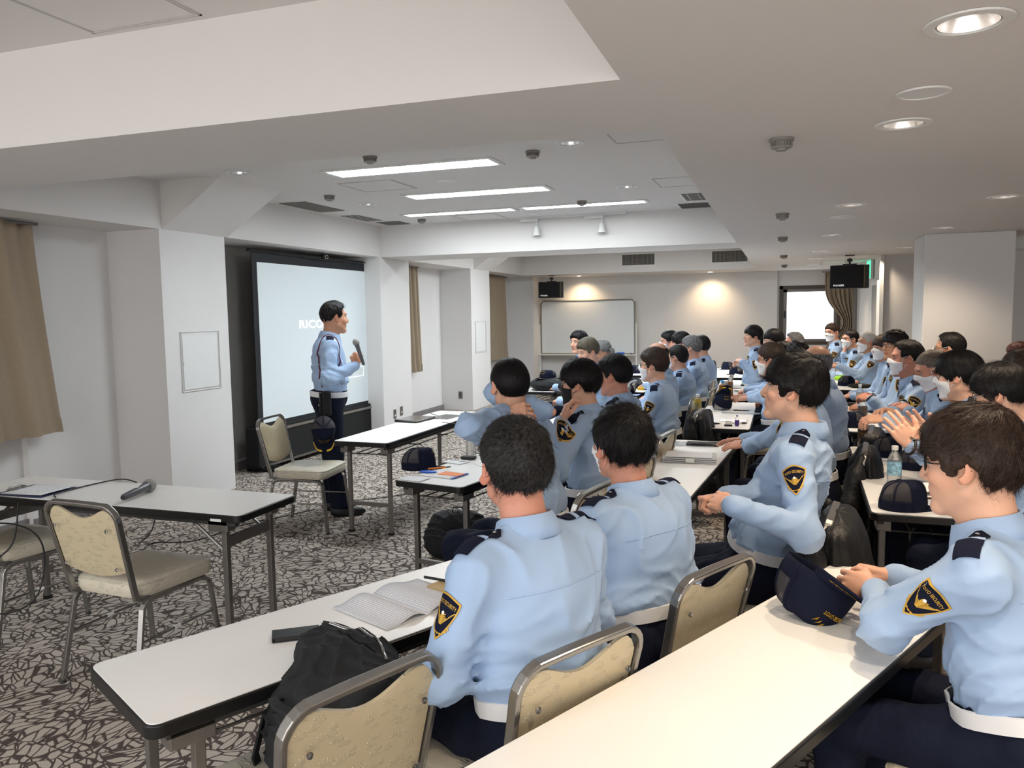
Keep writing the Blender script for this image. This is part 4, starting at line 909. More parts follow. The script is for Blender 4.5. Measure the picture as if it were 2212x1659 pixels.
# ---------------------------------------------------------------- the person
def ik(S, Wt, l1, l2, hint):
    S, Wt = np.array(S, float), np.array(Wt, float); d = Wt-S; L = np.linalg.norm(d)
    mx = (l1+l2)*.995
    if L > mx: Wt = S+d/L*mx; d = Wt-S; L = mx
    a = (l1*l1-l2*l2+L*L)/(2*L); h = sqrt(max(0, l1*l1-a*a)); u = d/L; hp = np.array(hint, float); hp = unit(hp-(hp@u)*u)
    return S+u*a+hp*h, Wt
PEOPLE = {}
def person(key, label, px, py, d, face, look=None, lod=1, hair='short', hm=None, wide=1., fat=1., lean=6., arms='table', mask=None, glasses=False, tone=None, stand=False, hipz=.555, hand_pose=None,
           hs=1., tie=False, badge=False, braid=False, strand=0, stub=0., thick=1., tilt=0., chair_=True, gname=None, watch=None, wristL=None, wristR=None, elbL=(-.6, -.5, -1), elbR=(.6, -.5, -1), hdL=None, hdR=None, dorsL=None, dorsR=None, long_=False, bun=False, patchR=False, legs='sit', bodyscale=1., gl_up=0.):
    rs = np.random.RandomState(abs(hash(key)) % 9999 if False else sum(ord(c)*(i+3) for i, c in enumerate(key)) % 9999)
    hm = hm or H_black; tone = np.array(tone if tone is not None else SKIN0)*np.array([1, 1, 1])*(1+rs.uniform(-.05, .05))
    hw = np.array(ray(px, py))*d+np.array([0, 0, CAM_H]); fa = radians(face); fw = np.array([cos(fa), sin(fa)])
    h_fine = {0: .003, 1: .0042, 2: .0062}[lod]; h_sh = {0: .0085, 1: .012, 2: .018}[lod]
    # neck base from the head centre
    Nw = np.array([hw[0]-fw[0]*.045*hs, hw[1]-fw[1]*.045*hs, hw[2]-.158*hs]); z0 = .93 if stand else hipz
    off = (Nw[2]-z0)*tan(radians(lean)); bx, by = Nw[0]-fw[0]*off, Nw[1]-fw[1]*off
    # local frame: origin on the floor under the hips, +Y forward, +X the person's right
    R2 = np.array([[fw[1], fw[0]], [-fw[0], fw[1]]])        # local->world 2d columns: x=right, y=fwd
    def loc(w): w = np.array(w, float); q = R2.T @ (w[:2]-[bx, by]); return np.array([q[0], q[1], w[2]])
    def ldir(v): v = np.array(v, float); q = R2.T @ v[:2]; return np.array([q[0], q[1], v[2]])
    Hc = loc(hw); N = loc(Nw); H = np.array([0, 0, z0]); sp = unit(N-H); TL = np.linalg.norm(N-H); k_ = TL/.50; w = fat
    lk = ldir(np.array(look)-hw) if look is not None else np.array([0, 1, 0.]); lk = unit(lk)
    up = np.array([sin(radians(tilt)), 0, cos(radians(tilt))]); HR = frame(lk, up)
    S3 = frame(sp, np.array([0, 1., 0])); TR = np.stack([np.array([1, 0, 0]), np.cross(sp, [1, 0, 0]), sp], 1)   # torso frame x right, y fwd, z spine
    tp = lambda x, y, t: H+TR @ np.array([x, y, t*TL])
    sw = .172*(.55+.45*w)*(.5+.5*min(1.05, k_)); shL = tp(-sw, -.005, .885); shR = tp(sw, -.005, .885)
    presets = {'table': ((-.09, .36, .745), (.09, .36, .745)), 'lap': ((-.07, .27, .665), (.07, .27, .665)), 'thigh': ((-.15, .30, .665), (.15, .30, .665)), 'cross': ((-.02, .26, .80), (.02, .26, .80)), 'down': ((-.24, .02, .80), (.24, .02, .80)), 'near': ((-.05, .25, .745), (.07, .27, .745)), 'behind': ((-.05, .28, .7), (.05, .28, .7))}
    wl, wr = presets[arms]; wl = loc(wristL) if wristL is not None else np.array(wl); wr = loc(wristR) if wristR is not None else np.array(wr)
    a1, a2 = .275*k_**.3, .245*k_**.3
    elL, wl = ik(shL, wl, a1, a2, elbL); elR, wr = ik(shR, wr, a1, a2, elbR)
    # ---- shirt
    lo = np.minimum.reduce([elL, elR, wl, wr, shL, shR, H-[.22, .2, .05], N])-.1; hi = np.maximum.reduce([elL, elR, wl, wr, shL, shR, H+[.22, .2, 0], N])+.1
    def torso(f, g, arm=True, core=0.):
        f.ell(tp(0, .015+.02*(w-1), .22), ((.155+.02*(w-1)*3)*w+g, (.115*w+g), .17*k_), TR, k=0.)
        f.ell(tp(0, .0, .55), (.158*w+g, .115*w**.8+g, .20*k_), TR, k=.06); f.ell(tp(0, -.02, .74), (.150*w**.7+g, .105*w**.6+g, .15*k_), TR, k=.05)
        f.cone(shL+TR@[.03, 0, -.02], shR+TR@[-.03, 0, -.02], .062+g, .062+g, .06)
        f.cone(tp(0, -.01, .86), tp(0, .0, 1.0), .080+g*.6, .058+g*.5, .05)
        for q_ in (-1, 1): f.cone(tp(q_*.035, -.012, .985), tp(q_*sw*.85, -.008, .915), .040+g*.6, .048+g*.6, .03)
        if arm:
            for s_, e_, w_ in ((shL, elL, wl), (shR, elR, wr)):
                f.cone(s_, e_, .060*w**.3+g, .050+g, .035); f.cone(e_, w_, .049+g, .036+g*.8, .03)
    f = Fld(lo, hi, h_sh); torso(f, .006)
    ph = rs.rand(12)*6
    def rdg(t): q = 1-np.abs(np.sin(t)); return q*q
    def folds(x, y, z):
        el = 0
        for E_ in (elL, elR): r2 = (x-E_[0])**2+(y-E_[1])**2+(z-E_[2])**2; el = el+np.exp(-r2/.014)
        ax = 0
        for E_ in (shL, shR): r2 = (x-E_[0]*.75)**2+(y-E_[1]-.0)**2+(z-E_[2]+.13)**2; ax = ax+np.exp(-r2/.02)
        tz_ = (z-z0)/k_; wb = np.exp(-((tz_-.17)/.07)**2)
        wr_ = .9*np.sin(13*x+ph[4])+.8*np.sin(11*y+15*z+ph[5])+.5*np.sin(27*x-19*z+ph[6])
        q = -.009*el*rdg(48*z+26*y+wr_*1.2+ph[1])-.012*wb*rdg(24*x+28*y+20*z+wr_*1.3+ph[3])-.007*ax*rdg(26*np.abs(x)+32*z+wr_+ph[7])
        q = q-.009*rdg(9*x+15*z+7*y+wr_*1.3+ph[8])-.006*rdg(30*z-19*x+wr_*1.8+ph[9])
        q = q-.012*np.exp(-((tz_-.175)/.045)**2)+.008
        return q
    f.disp(folds); bz = .115 if not stand else .06
    f.cutplane(tp(0, 0, bz/TL), -sp)
    for e_, w_ in ((elL, wl), (elR, wr)):      # cut cuffs (only near the wrist)
        u = unit(w_-e_); r = f.sl(w_-.09, w_+.09, 0)
        if r is not None:
            x, y, z = f.pts(r); dd_ = (x-w_[0])*u[0]+(y-w_[1])*u[1]+(z-w_[2])*u[2]-.004; rr_ = np.sqrt((x-w_[0])**2+(y-w_[1])**2+(z-w_[2])**2)-.085
            f.D[r] = np.maximum(f.D[r], np.minimum(dd_, -rr_).astype(np.float32)*1.)
    # cuff band
    for e_, w_ in ((elL, wl), (elR, wr)):
        u = unit(w_-e_); f.cone(w_-u*.05, w_-u*.004, .0405, .0385, .003)
    SV, SF = f.mesh()
    # ---- trousers
    if stand:
        hipL, hipR = np.array([-.085, 0, .90]), np.array([.085, 0, .90]); knL, knR = np.array([-.105, .02, .50]), np.array([.11, .015, .50]); anL, anR = np.array([-.11, -.0, .09]), np.array([.12, .06, .09])
    else:
        hipL, hipR = np.array([-.085, 0, z0-.005]), np.array([.085, 0, z0-.005]); knL, knR = np.array([-.12, .41, .515]), np.array([.12, .41, .515]); anL, anR = np.array([-.12, .40, .10]), np.array([.12, .40, .10])
        if legs == 'back': anL, anR = np.array([-.12, .20, .10]), np.array([.12, .20, .10])
    h_tr = {0: .011, 1: .016, 2: .024}[lod]
    f = Fld((-.28, -.22, .05), (.28, .58, z0+.16), h_tr)
    f.ell((0, .0, z0+.01), (.168*w, .115*w+.018, .13), k=0); f.ell(tp(0, .012, .22), (.158*w, .118*w+.004, .15), TR, k=.04)
    for hp_, kn, an, s in ((hipL, knL, anL, -1), (hipR, knR, anR, 1)):
        f.cone(hp_, kn, .090*w+(.012 if stand else 0), .068+(.014 if stand else 0), .04); f.cone(kn, an, .066+(.014 if stand else 0), .056+(.016 if stand else 0), .03)
    f.disp(lambda x, y, z: .005*np.sin(30*y+12*np.sin(8*x+ph[8])+ph[9])*np.sin(21*z+14*x)+.003*np.sin(50*y+30*x+ph[10]))
    f.cutplane(tp(0, 0, .135/TL if not stand else .08/TL), sp); f.cutplane((0, 0, .07), (0, 0, -1)); PV, PF = f.mesh()
    # ---- body: hidden torso (coarse), fine head and hands
    f = Fld(np.minimum(lo, [-.25, -.2, 0]), np.maximum(hi, [.25, .55, 0]), {0: .016, 1: .022, 2: .03}[lod]); torso(f, -.03)
    for hp_, kn, an in ((hipL, knL, anL), (hipR, knR, anR)): f.cone(hp_, kn, .07, .05, .03); f.cone(kn, an, .046, .04, .02)
    BV, BF = f.mesh(); parts = [(BV, BF, np.repeat(tone[None], len(BV), 0))]
    nl = HR.T @ (N+sp*.0-Hc)/hs; fh = Fld((-.105*max(1, wide), -.135, -.20), (.105*max(1, wide), .135, .13), h_fine); 
    nl2 = np.clip(nl, [-.06, -.10, -.30], [.06, .05, -.12]); fh.lo; head_sdf(fh, nl2, wide); HV, HF = fh.mesh(); bc = np.array(rgb(40, 34, 32)) if hm not in (H_white, H_grey) else np.array(rgb(110, 104, 100))
    hcol = head_color(HV, tone, wide, stub, bc)
    # neck skirt into the collar
    parts.append(((HV*hs) @ HR.T+Hc, HF, hcol))
    fn_ = Fld(np.minimum(Hc-.02, N)-.09, np.maximum(Hc-[0, 0, .08], N)+.09, max(.006, h_fine*1.4)); fn_.cone(Hc+HR@np.array([0, -.03, -.06])*hs, N+sp*-.02, .053*hs, .064*hs, .02); fn_.cutplane(Hc+HR@np.array([0, 0, -.055])*hs, HR[:, 2]); NV, NF = fn_.mesh(); parts.append((NV, NF, np.repeat(tone[None], len(NV), 0)))
    hp = hand_pose or {'table': ('relax', 'relax'), 'lap': ('grip', 'grip'), 'thigh': ('relax', 'relax')}.get(arms, ('relax', 'relax'))
    if isinstance(hp, str): hp = (hp, hp)
    for side, e_, w_, hd, dn, ps in ((-1, elL, wl, hdL, dorsL, hp[0]), (1, elR, wr, hdR, dorsR, hp[1])):
        u = unit(w_-e_)
        if hd is not None: t_ = unit(ldir(hd))
        elif arms == 'lap': t_ = unit(u*.4+np.array([-side*.9, .35, -.1]))
        elif arms == 'table': t_ = unit(u*.5+np.array([-side*.75, .45, -.15]))
        else: t_ = u
        dr = unit(ldir(dn)) if dn is not None else (np.array([side*.35, .2, 1]) if arms != 'lap' else np.array([side*.6, .5, .6]))
        zz = unit(dr-(dr@t_)*t_); yy = np.cross(zz, t_)*(1 if True else 1)      # right hand: thumb = +Y = z x x
        V, F_ = hand_mesh(ps, {0: .0028, 1: .004, 2: .0055}[lod]); V = V.copy()*.96
        if side < 0: V[:, 1] *= -1; F_ = F_[:, ::-1]
        W_ = V @ np.stack([t_, yy, zz])+w_+t_*.012
        cc = np.repeat((tone*np.array([1.03, .95, .92]))[None], len(V), 0); parts.append((W_, F_, cc))
    o = 0; VV, FF, CC = [], [], []
    for V, F_, c in parts: VV.append(V); FF.append(F_+o); CC.append(c); o += len(V)
    body = mesh_obj('person', np.concatenate(VV), np.concatenate(FF), M_skin, None, np.concatenate(CC)); body.location = (bx, by, 0); body.rotation_euler = (0, 0, fa-pi/2)
    # our x axis is the person's right: local->world columns are (fw.y,-fw.x),(fw.x,fw.y) == rotation by fa-90 deg
    tag(body, label, 'person', gname)
    shirt = mesh_obj('shirt', SV, SF, M_shirt, body); tr = mesh_obj('trousers', PV, PF, M_navyp, body)
    # ---- hair
    if hair != 'none':
        fh = Fld((-.125*max(1, wide), -.15, -.13), (.125*max(1, wide), .15, .165), h_fine*1.05); hair_sdf(fh, hair, wide, {0: .0016, 1: .0016, 2: .001}[lod]*(.3 if hair in ('bald', 'crop') else 1), int(rs.randint(99)), thick)
        V, F_ = fh.mesh()
        if strand:
            sv, sf = strands(V, F_, strand, int(rs.randint(999)), {'crop': .012, 'bald': .008, 'short': .032, 'receding': .03}.get(hair, .040), {'crop': .002, 'bald': .001}.get(hair, .004)); F_ = np.concatenate([F_, sf+len(V)]); V = np.concatenate([V, sv])
        ho = mesh_obj('hair', (V*hs) @ HR.T+Hc, F_, hm, body)
        if bun or long_:
            b = MB(); C0 = Hc+HR@np.array([0, -.10, .02]) if bun else Hc+HR@np.array([0, -.095, .0])
            if bun: pts_ = [C0, Hc+HR@np.array([0, -.135, -.0]), Hc+HR@np.array([0, -.14, -.05]), Hc+HR@np.array([0, -.125, -.07])]; b.tube(pts_, [.02, .028, .024, .008], 10)
            else: pts_ = [Hc+HR@np.array([0, -.10, .0]), Hc+HR@np.array([0, -.115, -.08]), Hc+HR@np.array([0, -.11, -.17])]; b.tube(pts_, [.03, .02, .01], 8)
            b.build('ponytail', hm, ho, smooth=80)
    sbv = BVHTree.FromPolygons([tuple(v) for v in SV], [tuple(f_) for f_ in SF.tolist()])
    # ---- collar
    cb = MB(); nseg = 28; rows = [(.0, .066, -.02), (.0, .062, .040), (.004, .066, .047), (.010, .077, .022), (.013, .083, -.010)]
    CN = tp(0, .004, 1.0); cz = unit(sp+.35*unit(Hc-N)); CR = frame(np.cross([1, 0, 0], cz)*-1 if False else np.cross(cz, [1, 0, 0]), cz)
    V = []
    for _, r_, z_ in rows:
        for i in range(nseg+1):
            a = pi/2+radians(12)+(2*pi-radians(24))*i/nseg; fr_ = max(0, sin(a)); rr_ = r_*(1+.0)*(.96 if w < 1.05 else 1.06)
            V.append(CN+CR@np.array([rr_*cos(a), rr_*sin(a)*1.08, z_-.022*fr_-(.018*fr_ if _ > .008 else 0)]))
    F_ = [(j*(nseg+1)+i, j*(nseg+1)+i+1, (j+1)*(nseg+1)+i+1, (j+1)*(nseg+1)+i) for j in range(len(rows)-1) for i in range(nseg)]
    cb.add(V, F_).build('collar', M_shirt, shirt, smooth=60, solid=.0025)
    # ---- yoke seam, epaulettes, patches
    tx, ty, tz = TR[:, 0], TR[:, 1], TR[:, 2]
    if lod < 2:
        B = MB(); pts_ = [(x, .0-.25*x*x, 0.0) for x in np.linspace(-.145*w**.5, .145*w**.5, 25)]
        q = project(sbv, tp(0, 0, .76), tx, tz, -ty, pts_, .0002, .3); MB().tube(q, .0022, 5).build('yoke_seam', M_shirt, shirt, smooth=60)
    for s in ((-1, 1) if lod < 2 else (-1, 1)):
        n_ = unit(tz+tx*s*.55); t1 = unit(tx*s-n_*((tx*s)@n_)); t2 = np.cross(n_, t1)
        B = strip_grid(.128, .056, 12, 4, .022, .002); B.m = [1 if i % 12 == 5 else 0 for i in range(len(B.f))]
        e = wrap_obj('epaulette', B, [M_navy, M_shirt], shirt, sbv, tp(s*.070, -.004, .965), t1, t2, n_, .003, .12, .10); md = e.modifiers.new('s', 'SOLIDIFY'); md.thickness = .003; md.offset = 0
        q = project(sbv, tp(s*.070, -.004, .98), t1, t2, n_, [(.018, 0, .004)], .003, .12, .10)[0]; MB().lathe([(.0, .003), (.004, .002), (.0055, 0)], q, 8).build('epaulette_button', M_silver, e, smooth=60)
    for s in ((-1, 1) if patchR else (-1,)):
        s_, e_ = (shL, elL) if s < 0 else (shR, elR); u = unit(s_-e_); nrm = np.array([s*1., .0, .12]); nrm = unit(nrm-(nrm@u)*u); C0 = s_+(e_-s_)*.42; side = np.cross(u, nrm)
        wrap_obj('shoulder_patch', PATCH, [M_gold, M_navy, M_paper], shirt, sbv, C0, side, u, nrm, .001, .14, .03)
    if tie:
        B = MB(); nv = 14; L = .30*k_
        B.add([((j-.5)*2*(.012+.012*(i/nv)), -i/nv*L, .002) for i in range(nv+1) for j in (0, 1)], [(2*i+1, 2*i, 2*i+2, 2*i+3) for i in range(nv)])
        wrap_obj('necktie', B, [M_navy], shirt, sbv, tp(0, 0, .90), tx*1., tz, ty, .004, .3, .3)
        for s in (-1, 1):
            B = MB().add([(-.045, -.02, 0), (.045, -.02, 0), (.045, .0, 0), (-.045, .0, 0)], [(0, 1, 2, 3)]); pk = wrap_obj('pocket_flap', B, [M_shirt], shirt, sbv, tp(s*.085, 0, .72), tx, tz, ty, .004, .3, .3); md = pk.modifiers.new('s', 'SOLIDIFY'); md.thickness = .004
    if badge:
        B = MB(); B.v = [(x*.6, y*.6, h) for x, y, h in PATCH.v]; B.f = PATCH.f; B.m = PATCH.m
        wrap_obj('chest_badge', B, [M_gold, M_navy, M_paper], shirt, sbv, tp(-.09, 0, .80), -tx*-1, tz, ty, .004, .3, .3)
    if braid:
        s_ = shR; pts_ = []
        for a in np.linspace(0, 2*pi, 30, endpoint=False):
            pts_.append((.085*cos(a), .115*sin(a)))
        ring = []
        for a in np.linspace(-.2, 2*pi-.2, 40, endpoint=False):
            dv = TR@np.array([0.0, cos(a), sin(a)]); o_ = s_+TR@np.array([-.035, .0, -.075])+TR@np.array([.0, .0, 0]); p0_ = Vector(o_+dv*.3); h_ = sbv.ray_cast(p0_, Vector(-dv), .3)
            ring.append(h_[0]+Vector(dv)*.004 if h_[0] is not None else Vector(o_+dv*.1))
        MB().tube(ring, .006, 8, closed=True).build('braided_cord', M_red, shirt, smooth=60)
    # ---- belt
    tbv = BVHTree.FromPolygons([tuple(v) for v in PV], [tuple(f_) for f_ in PF.tolist()]); ns = 40; V = []
    for tt in (-.022, -.02, .02, .022):
        for i in range(ns):
            a = 2*pi*i/ns; dv = TR@np.array([cos(a), sin(a), 0]); o_ = tp(0, .01, (bz-.010)/TL)+sp*tt; best = .0
            for bv in (tbv,):
                h_ = bv.ray_cast(Vector(o_+dv*.45), Vector(-dv), .45)
                if h_[0] is not None:
                    r_ = float((np.array(h_[0])-o_)@dv)
                    if r_ < .20*w+.02: best = max(best, r_)
            V.append([o_, dv, best])
    rad = np.array([v[2] for v in V]).reshape(4, ns); an_ = 2*np.pi*np.arange(ns)/ns; re_ = 1/np.sqrt((np.cos(an_)/(.160*w))**2+(np.sin(an_)/(.122*w+.006))**2)+.004
    m_ = np.clip(rad.max(0), re_-.012, re_+.008)+.004; m_ = np.maximum(m_, (np.roll(m_, 1)+np.roll(m_, -1))/2)
    V = [V[j*ns+i][0]+V[j*ns+i][1]*(m_[i]+(.004 if j in (1, 2) else -.002)) for j in range(4) for i in range(ns)]
    MB().add(V, [(j*ns+i, j*ns+(i+1) % ns, (j+1)*ns+(i+1) % ns, (j+1)*ns+i) for j in range(3) for i in range(ns)]).build('belt', M_belt, body, smooth=60)
    # ---- shoes
    for an, s in ((anL, -1), (anR, 1)):
        f = Fld(an-[.07, .12, .1], an+[.07, .23, .06], .012 if lod else .008); f.ell(an+[0, .06, -.058], (.045, .14, .042), k=0); f.ell(an+[0, -.01, -.03], (.042, .065, .06), k=.03); f.cutplane((0, 0, .001), (0, 0, -1)); V, F_ = f.mesh()
        if len(V): mesh_obj('shoe', V, F_, M_black, body)
    hp_ = lambda x, y, z: Vector(Hc+HR@(np.array([x, y, z])*hs))
    # ---- face mask
    if mask is not None:
        hb = BVHTree.FromPolygons([tuple(v) for v in HV], [tuple(f_) for f_ in HF.tolist()]); nu, nv = 22, 14; R_ = np.zeros((nv+1, nu+1)); amax = radians(72)
        for j in range(nv+1):
            z = -.012-.104*j/nv
            for i in range(nu+1):
                a = (i/nu*2-1)*amax*(.92+.0*j); o_ = Vector((0, .0, z)); dv = Vector((sin(a), cos(a), 0)); h_ = hb.ray_cast(o_+dv*.2, -dv, .25); R_[j, i] = (h_[0]-o_).length if h_[0] is not None else .05
        K = R_.copy()
        for _ in range(2): K[:, 1:-1] = np.maximum(K[:, 1:-1], (K[:, :-2]+K[:, 2:])/2); K[1:-1] = np.maximum(K[1:-1], (K[:-2]+K[2:])/2)
        V = []
        for j in range(nv+1):
            z = -.010-.106*j/nv
            for i in range(nu+1):
                u_ = i/nu*2-1; a = u_*amax*.92; edge = 1-abs(u_)**4; up_ = .016*max(0, 1-abs(u_)*1.5)*(1-j/nv); r_ = K[j, i]+.003+.004*edge*sin(pi*min(1, j/nv+.15))+(.0016*sin(j*2.6)*edge if mask != 'k' else 0)
                zz_ = z+up_-.012*abs(u_)*(1-j/nv)*1.2+.022*abs(u_)**2*(j/nv); V.append(hp_(r_*sin(a), r_*cos(a), zz_))
        mm = M_maskk if mask == 'k' else M_mask
        mo = MB().add(V, [(j*(nu+1)+i+1, j*(nu+1)+i, (j+1)*(nu+1)+i, (j+1)*(nu+1)+i+1) for j in range(nv) for i in range(nu)]).build('face_mask', mm, body, smooth=60, solid=.0015)
        for s, i in ((-1, 0), (1, nu)):
            A, B_ = V[2*(nu+1)+i], V[(nv-2)*(nu+1)+i]; e0 = hp_(s*.083*wide, -.012, .022); e1 = hp_(s*.0865*wide, -.03, -.002); e2 = hp_(s*.08*wide, -.014, -.030)
            MB().tube([A, hp_(s*.079*wide, .03, .008), e0, e1, e2, hp_(s*.073*wide, .02, -.045), B_], .0018, 5).build('ear_loop', mm, mo, smooth=60)
    if glasses:
        g = MB(); yy = .098; gm = M_glassf if glasses is True else glasses
        for s in (-1, 1):
            rim = [(s*.033+.0235*cos(a)*(1 if abs(cos(a)) < .9 else 1), yy-.012*abs(s*.033+.0235*cos(a))/.05, .002+gl_up+.0155*max(-1, min(1, 1.25*sin(a)))) for a in np.linspace(0, 2*pi, 18, endpoint=False)]
            g.tube([hp_(*p) for p in rim], .0018, 6, closed=True); g.tube([hp_(s*.0565, yy-.013, .008+gl_up), hp_(s*.074*wide, .06, .008+gl_up*.8), hp_(s*.083*wide, .0, .010), hp_(s*.084*wide, -.022, -.004)], .0018, 6)
        g.tube([hp_(-.0095, yy-.002, .006+gl_up), hp_(0, yy+.001, .008+gl_up), hp_(.0095, yy-.002, .006+gl_up)], .0016, 6)
        g.build('glasses', gm, body, smooth=60)
    if watch:
        s = watch; w_, e_ = (wl, elL) if s < 0 else (wr, elR); u = unit(w_-e_); nn = unit(np.array([0, -.2, 1])-u*(np.array([0, -.2, 1])@u)); sd_ = np.cross(u, nn); c0 = w_+u*.016
        wb_ = MB().tube([c0+(nn*cos(a)+sd_*sin(a)*1.1)*.030 for a in np.linspace(0, 2*pi, 16, endpoint=False)], .006, 6, closed=True).build('watch', M_black, body, smooth=60)
        MB().lathe([(.0, .006), (.017, .006), (.019, 0)], c0+nn*.032, 16, Matrix(frame(u, nn).tolist())).build('watch_dial', M_chrome, wb_, smooth=40)
    PEOPLE[key] = dict(o=body, b=(bx, by), f=face, fw=fw, wl=wl, wr=wr, Hc=Hc, HR=HR, R2=R2)
    if not stand and chair_: cx_, cy_ = chair_ if isinstance(chair_, tuple) else (bx+fw[0]*.05, by+fw[1]*.05); chair(cx_, cy_, face, 'banquet chair under the '+' '.join(label.replace('person, ', '').split()[:12]).rstrip(','))
    return body
# ================================================================= the people
SPK = (-3.4, 5.55, 1.6)
def W3(px, py, d): return np.array(ray(px, py))*d+np.array([0, 0, CAM_H])
def LK(px, py, d, away, up=0.):
    """a point to look at: away = degrees the profile turns from the viewer (negative towards)"""
    v = np.array(ray(px, py)); c = v*d+np.array([0, 0, CAM_H]); a = atan2(v[1], v[0])+radians(90-away); return tuple(c+3*np.array([cos(a), sin(a), tan(radians(up))]))
LIGHT = rgb(222, 174, 148); TAN = rgb(198, 148, 120); RUD = rgb(208, 148, 126)
person('speaker', 'person, standing man in light blue uniform shirt speaking into a microphone', 723, 686, 6.28, 34, look=(.9, 10.6, 1.5), lod=0, hair='receding', stand=True, lean=3, tone=TAN, braid=True, strand=1500, arms='down', thick=1.3, wide=1.0, fat=1.08,
       wristR=W3(768, 790, 6.15), elbR=(.55, -.3, -1), hdR=(.1, .35, .8), dorsR=(.6, -.6, -.1), hand_pose=('relax', 'grip'), wristL=W3(712, 832, 6.5), elbL=(-.5, -.2, -1))
person('p1', 'person, nearest seated man seen from behind, short salt-and-pepper hair, at the booklet', 1112, 1012, 2.02, 150, SPK, 0, 'short', H_salt, strand=14000, fat=1.10, lean=10, tone=RUD, thick=1.25, arms='near', chair_=(-.69, 1.87), elbL=(-1, -.3, -.9), elbR=(1, -.3, -.9))
person('p2', 'person, stout seated man seen from behind with thick dark hair and a white mask', 1342, 962, 2.60, 152, SPK, 0, 'bushy', H_black, fat=1.34, lean=9, strand=14000, mask='w', tone=RUD, wide=1.03, thick=.8)
person('p3', 'person, curly dark-haired man in profile with hands clasped in his lap', 1712, 842, 3.0, 172, LK(1712, 842, 3.0, 6, 9), 0, 'bushy', H_black, strand=12000, wristL=W3(1580, 1092, 2.72), wristR=W3(1568, 1072, 2.92), hdL=(-.7, .7, 0), hdR=(-.9, -.4, -.1), dorsL=(-.3, -.6, .7), dorsR=(.1, .2, 1), hand_pose=('grip', 'grip'), lean=-15, tone=LIGHT, fat=1.12, thick=1.05, hipz=.575)
person('pw', 'person, man wearing a wristwatch, hidden behind the curly-haired man, hands on table', 1716, 806, 4.45, 174, LK(1716, 806, 4.45, 30, 0), 1, 'short', lean=8, wristL=W3(1612, 962, 4.75), wristR=W3(1605, 950, 4.95), hdL=(-1, .25, -.12), hdR=(-1, -.1, -.1), hand_pose=('flat', 'flat'), watch=-1, fat=1.1)
person('bald', 'person, bald man seen from behind between the curly-haired man and pillar', 1762, 785, 5.1, 172, LK(1762, 785, 5.1, 52, 0), 1, 'bald', H_grey, fat=1.16, lean=4, tone=TAN, wide=1.04, strand=600)
person('gm3', 'person, man in dark glasses and white mask, swept brown hair, behind the curly head', 1664, 778, 6.7, 174, LK(1664, 778, 6.7, 8, -3), 1, 'short', H_brown, mask='w', glasses=True, thick=1.4, strand=900, hs=1.08, wristL=W3(1606, 868, 7.2), wristR=W3(1600, 861, 7.45), hdL=(-1, .1, -.05), hdR=(-1, 0, -.05), hand_pose=('flat', 'flat'))
person('dk', 'person, dark-haired head showing just left of the bald man', 1722, 768, 7.2, 176, LK(1722, 768, 7.2, 40, 0), 2, 'bushy', H_black, thick=.8)
person('sm', 'person, small short-haired head between brown-haired man and bald man', 1693, 765, 7.9, 178, SPK, 2, 'short', H_black)
person('old', 'person, older ruddy man with greying hair below the window', 1714, 742, 8.7, 178, LK(1714, 742, 8.7, -15, 0), 2, 'receding', H_grey, tone=RUD, wide=1.05)
person('young', 'person, young man with straight black fringe left of the window frame', 1670, 737, 8.3, 178, LK(1670, 737, 8.3, -42, 0), 1, 'bowl', H_black, tone=LIGHT)
person('long', 'person, upright officer with long dark hair tied back, before the blank wall', 1626, 726, 9.3, 180, LK(1626, 726, 9.3, -22, 4), 1, 'bowl', H_black, tone=LIGHT, tie=True, badge=True, long_=True, hipz=.6, wristL=W3(1603, 782, 9.2), wristR=W3(1600, 785, 9.5), lean=-3, elbL=(-.3, -.8, -1))
# front row
person('ph', 'person, man with both hands clasped behind his bent neck', 1100, 834, 3.62, 168, (-3.2, 5.6, .7), 0, 'crop', H_black, thick=2.2, strand=8000, lean=14, tone=LIGHT, stub=.4,
       wristL=W3(1088, 890, 3.42), elbL=(-1.2, .1, -.45), wristR=W3(1182, 888, 3.60), elbR=(.3, 1, -.2), hdL=(.9, .25, .05), hdR=(-.9, -.1, .12), dorsL=(-.1, -.9, .5), dorsR=(.1, -.9, .5), hand_pose=('relax', 'relax'))
person('pm', 'person, man in black mask and thin glasses with a hand at his collar', 1252, 828, 4.22, 170, LK(1252, 828, 4.22, 14, -2), 0, 'bowl', H_black, strand=7000, mask='k', glasses=M_chrome, tone=LIGHT, lean=6, thick=1.0, wristL=W3(1212, 912, 3.98), elbL=(-.5, -.1, -1), hdL=(.25, .3, .8), dorsL=(-.8, -.4, .1))
person('pb', 'person, heavy-jawed man with large ear and side-parted dark hair', 1326, 812, 5.05, 172, LK(1326, 812, 5.05, 20, -3), 0, 'short', H_black, strand=6000, tone=RUD, fat=1.12, wide=1.07, thick=1.5, lean=6)
person('pg', 'person, man in black-framed glasses and white mask in the front row', 1411, 790, 6.1, 176, LK(1411, 790, 6.1, 16, 0), 1, 'short', H_brown, strand=1800, mask='w', glasses=True, tone=LIGHT, thick=1.7, lean=7)
person('bd1', 'person, balding man partly hidden behind the brown-haired man in glasses', 1418, 768, 7.1, 176, LK(1418, 768, 7.1, 30, 0), 1, 'bald', H_black, tone=TAN, fat=1.1)
person('gm2', 'person, spiky-haired man in glasses and white mask, white belt showing', 1462, 772, 7.7, 178, LK(1462, 772, 7.7, 22, -3), 1, 'crop', H_black, thick=2., mask='w', glasses=True, strand=600)
person('gy', 'person, grey-haired man in white mask in the front row', 1492, 752, 8.4, 178, LK(1492, 752, 8.4, 14, 0), 1, 'short', H_grey, mask='w', strand=600, thick=1.3)
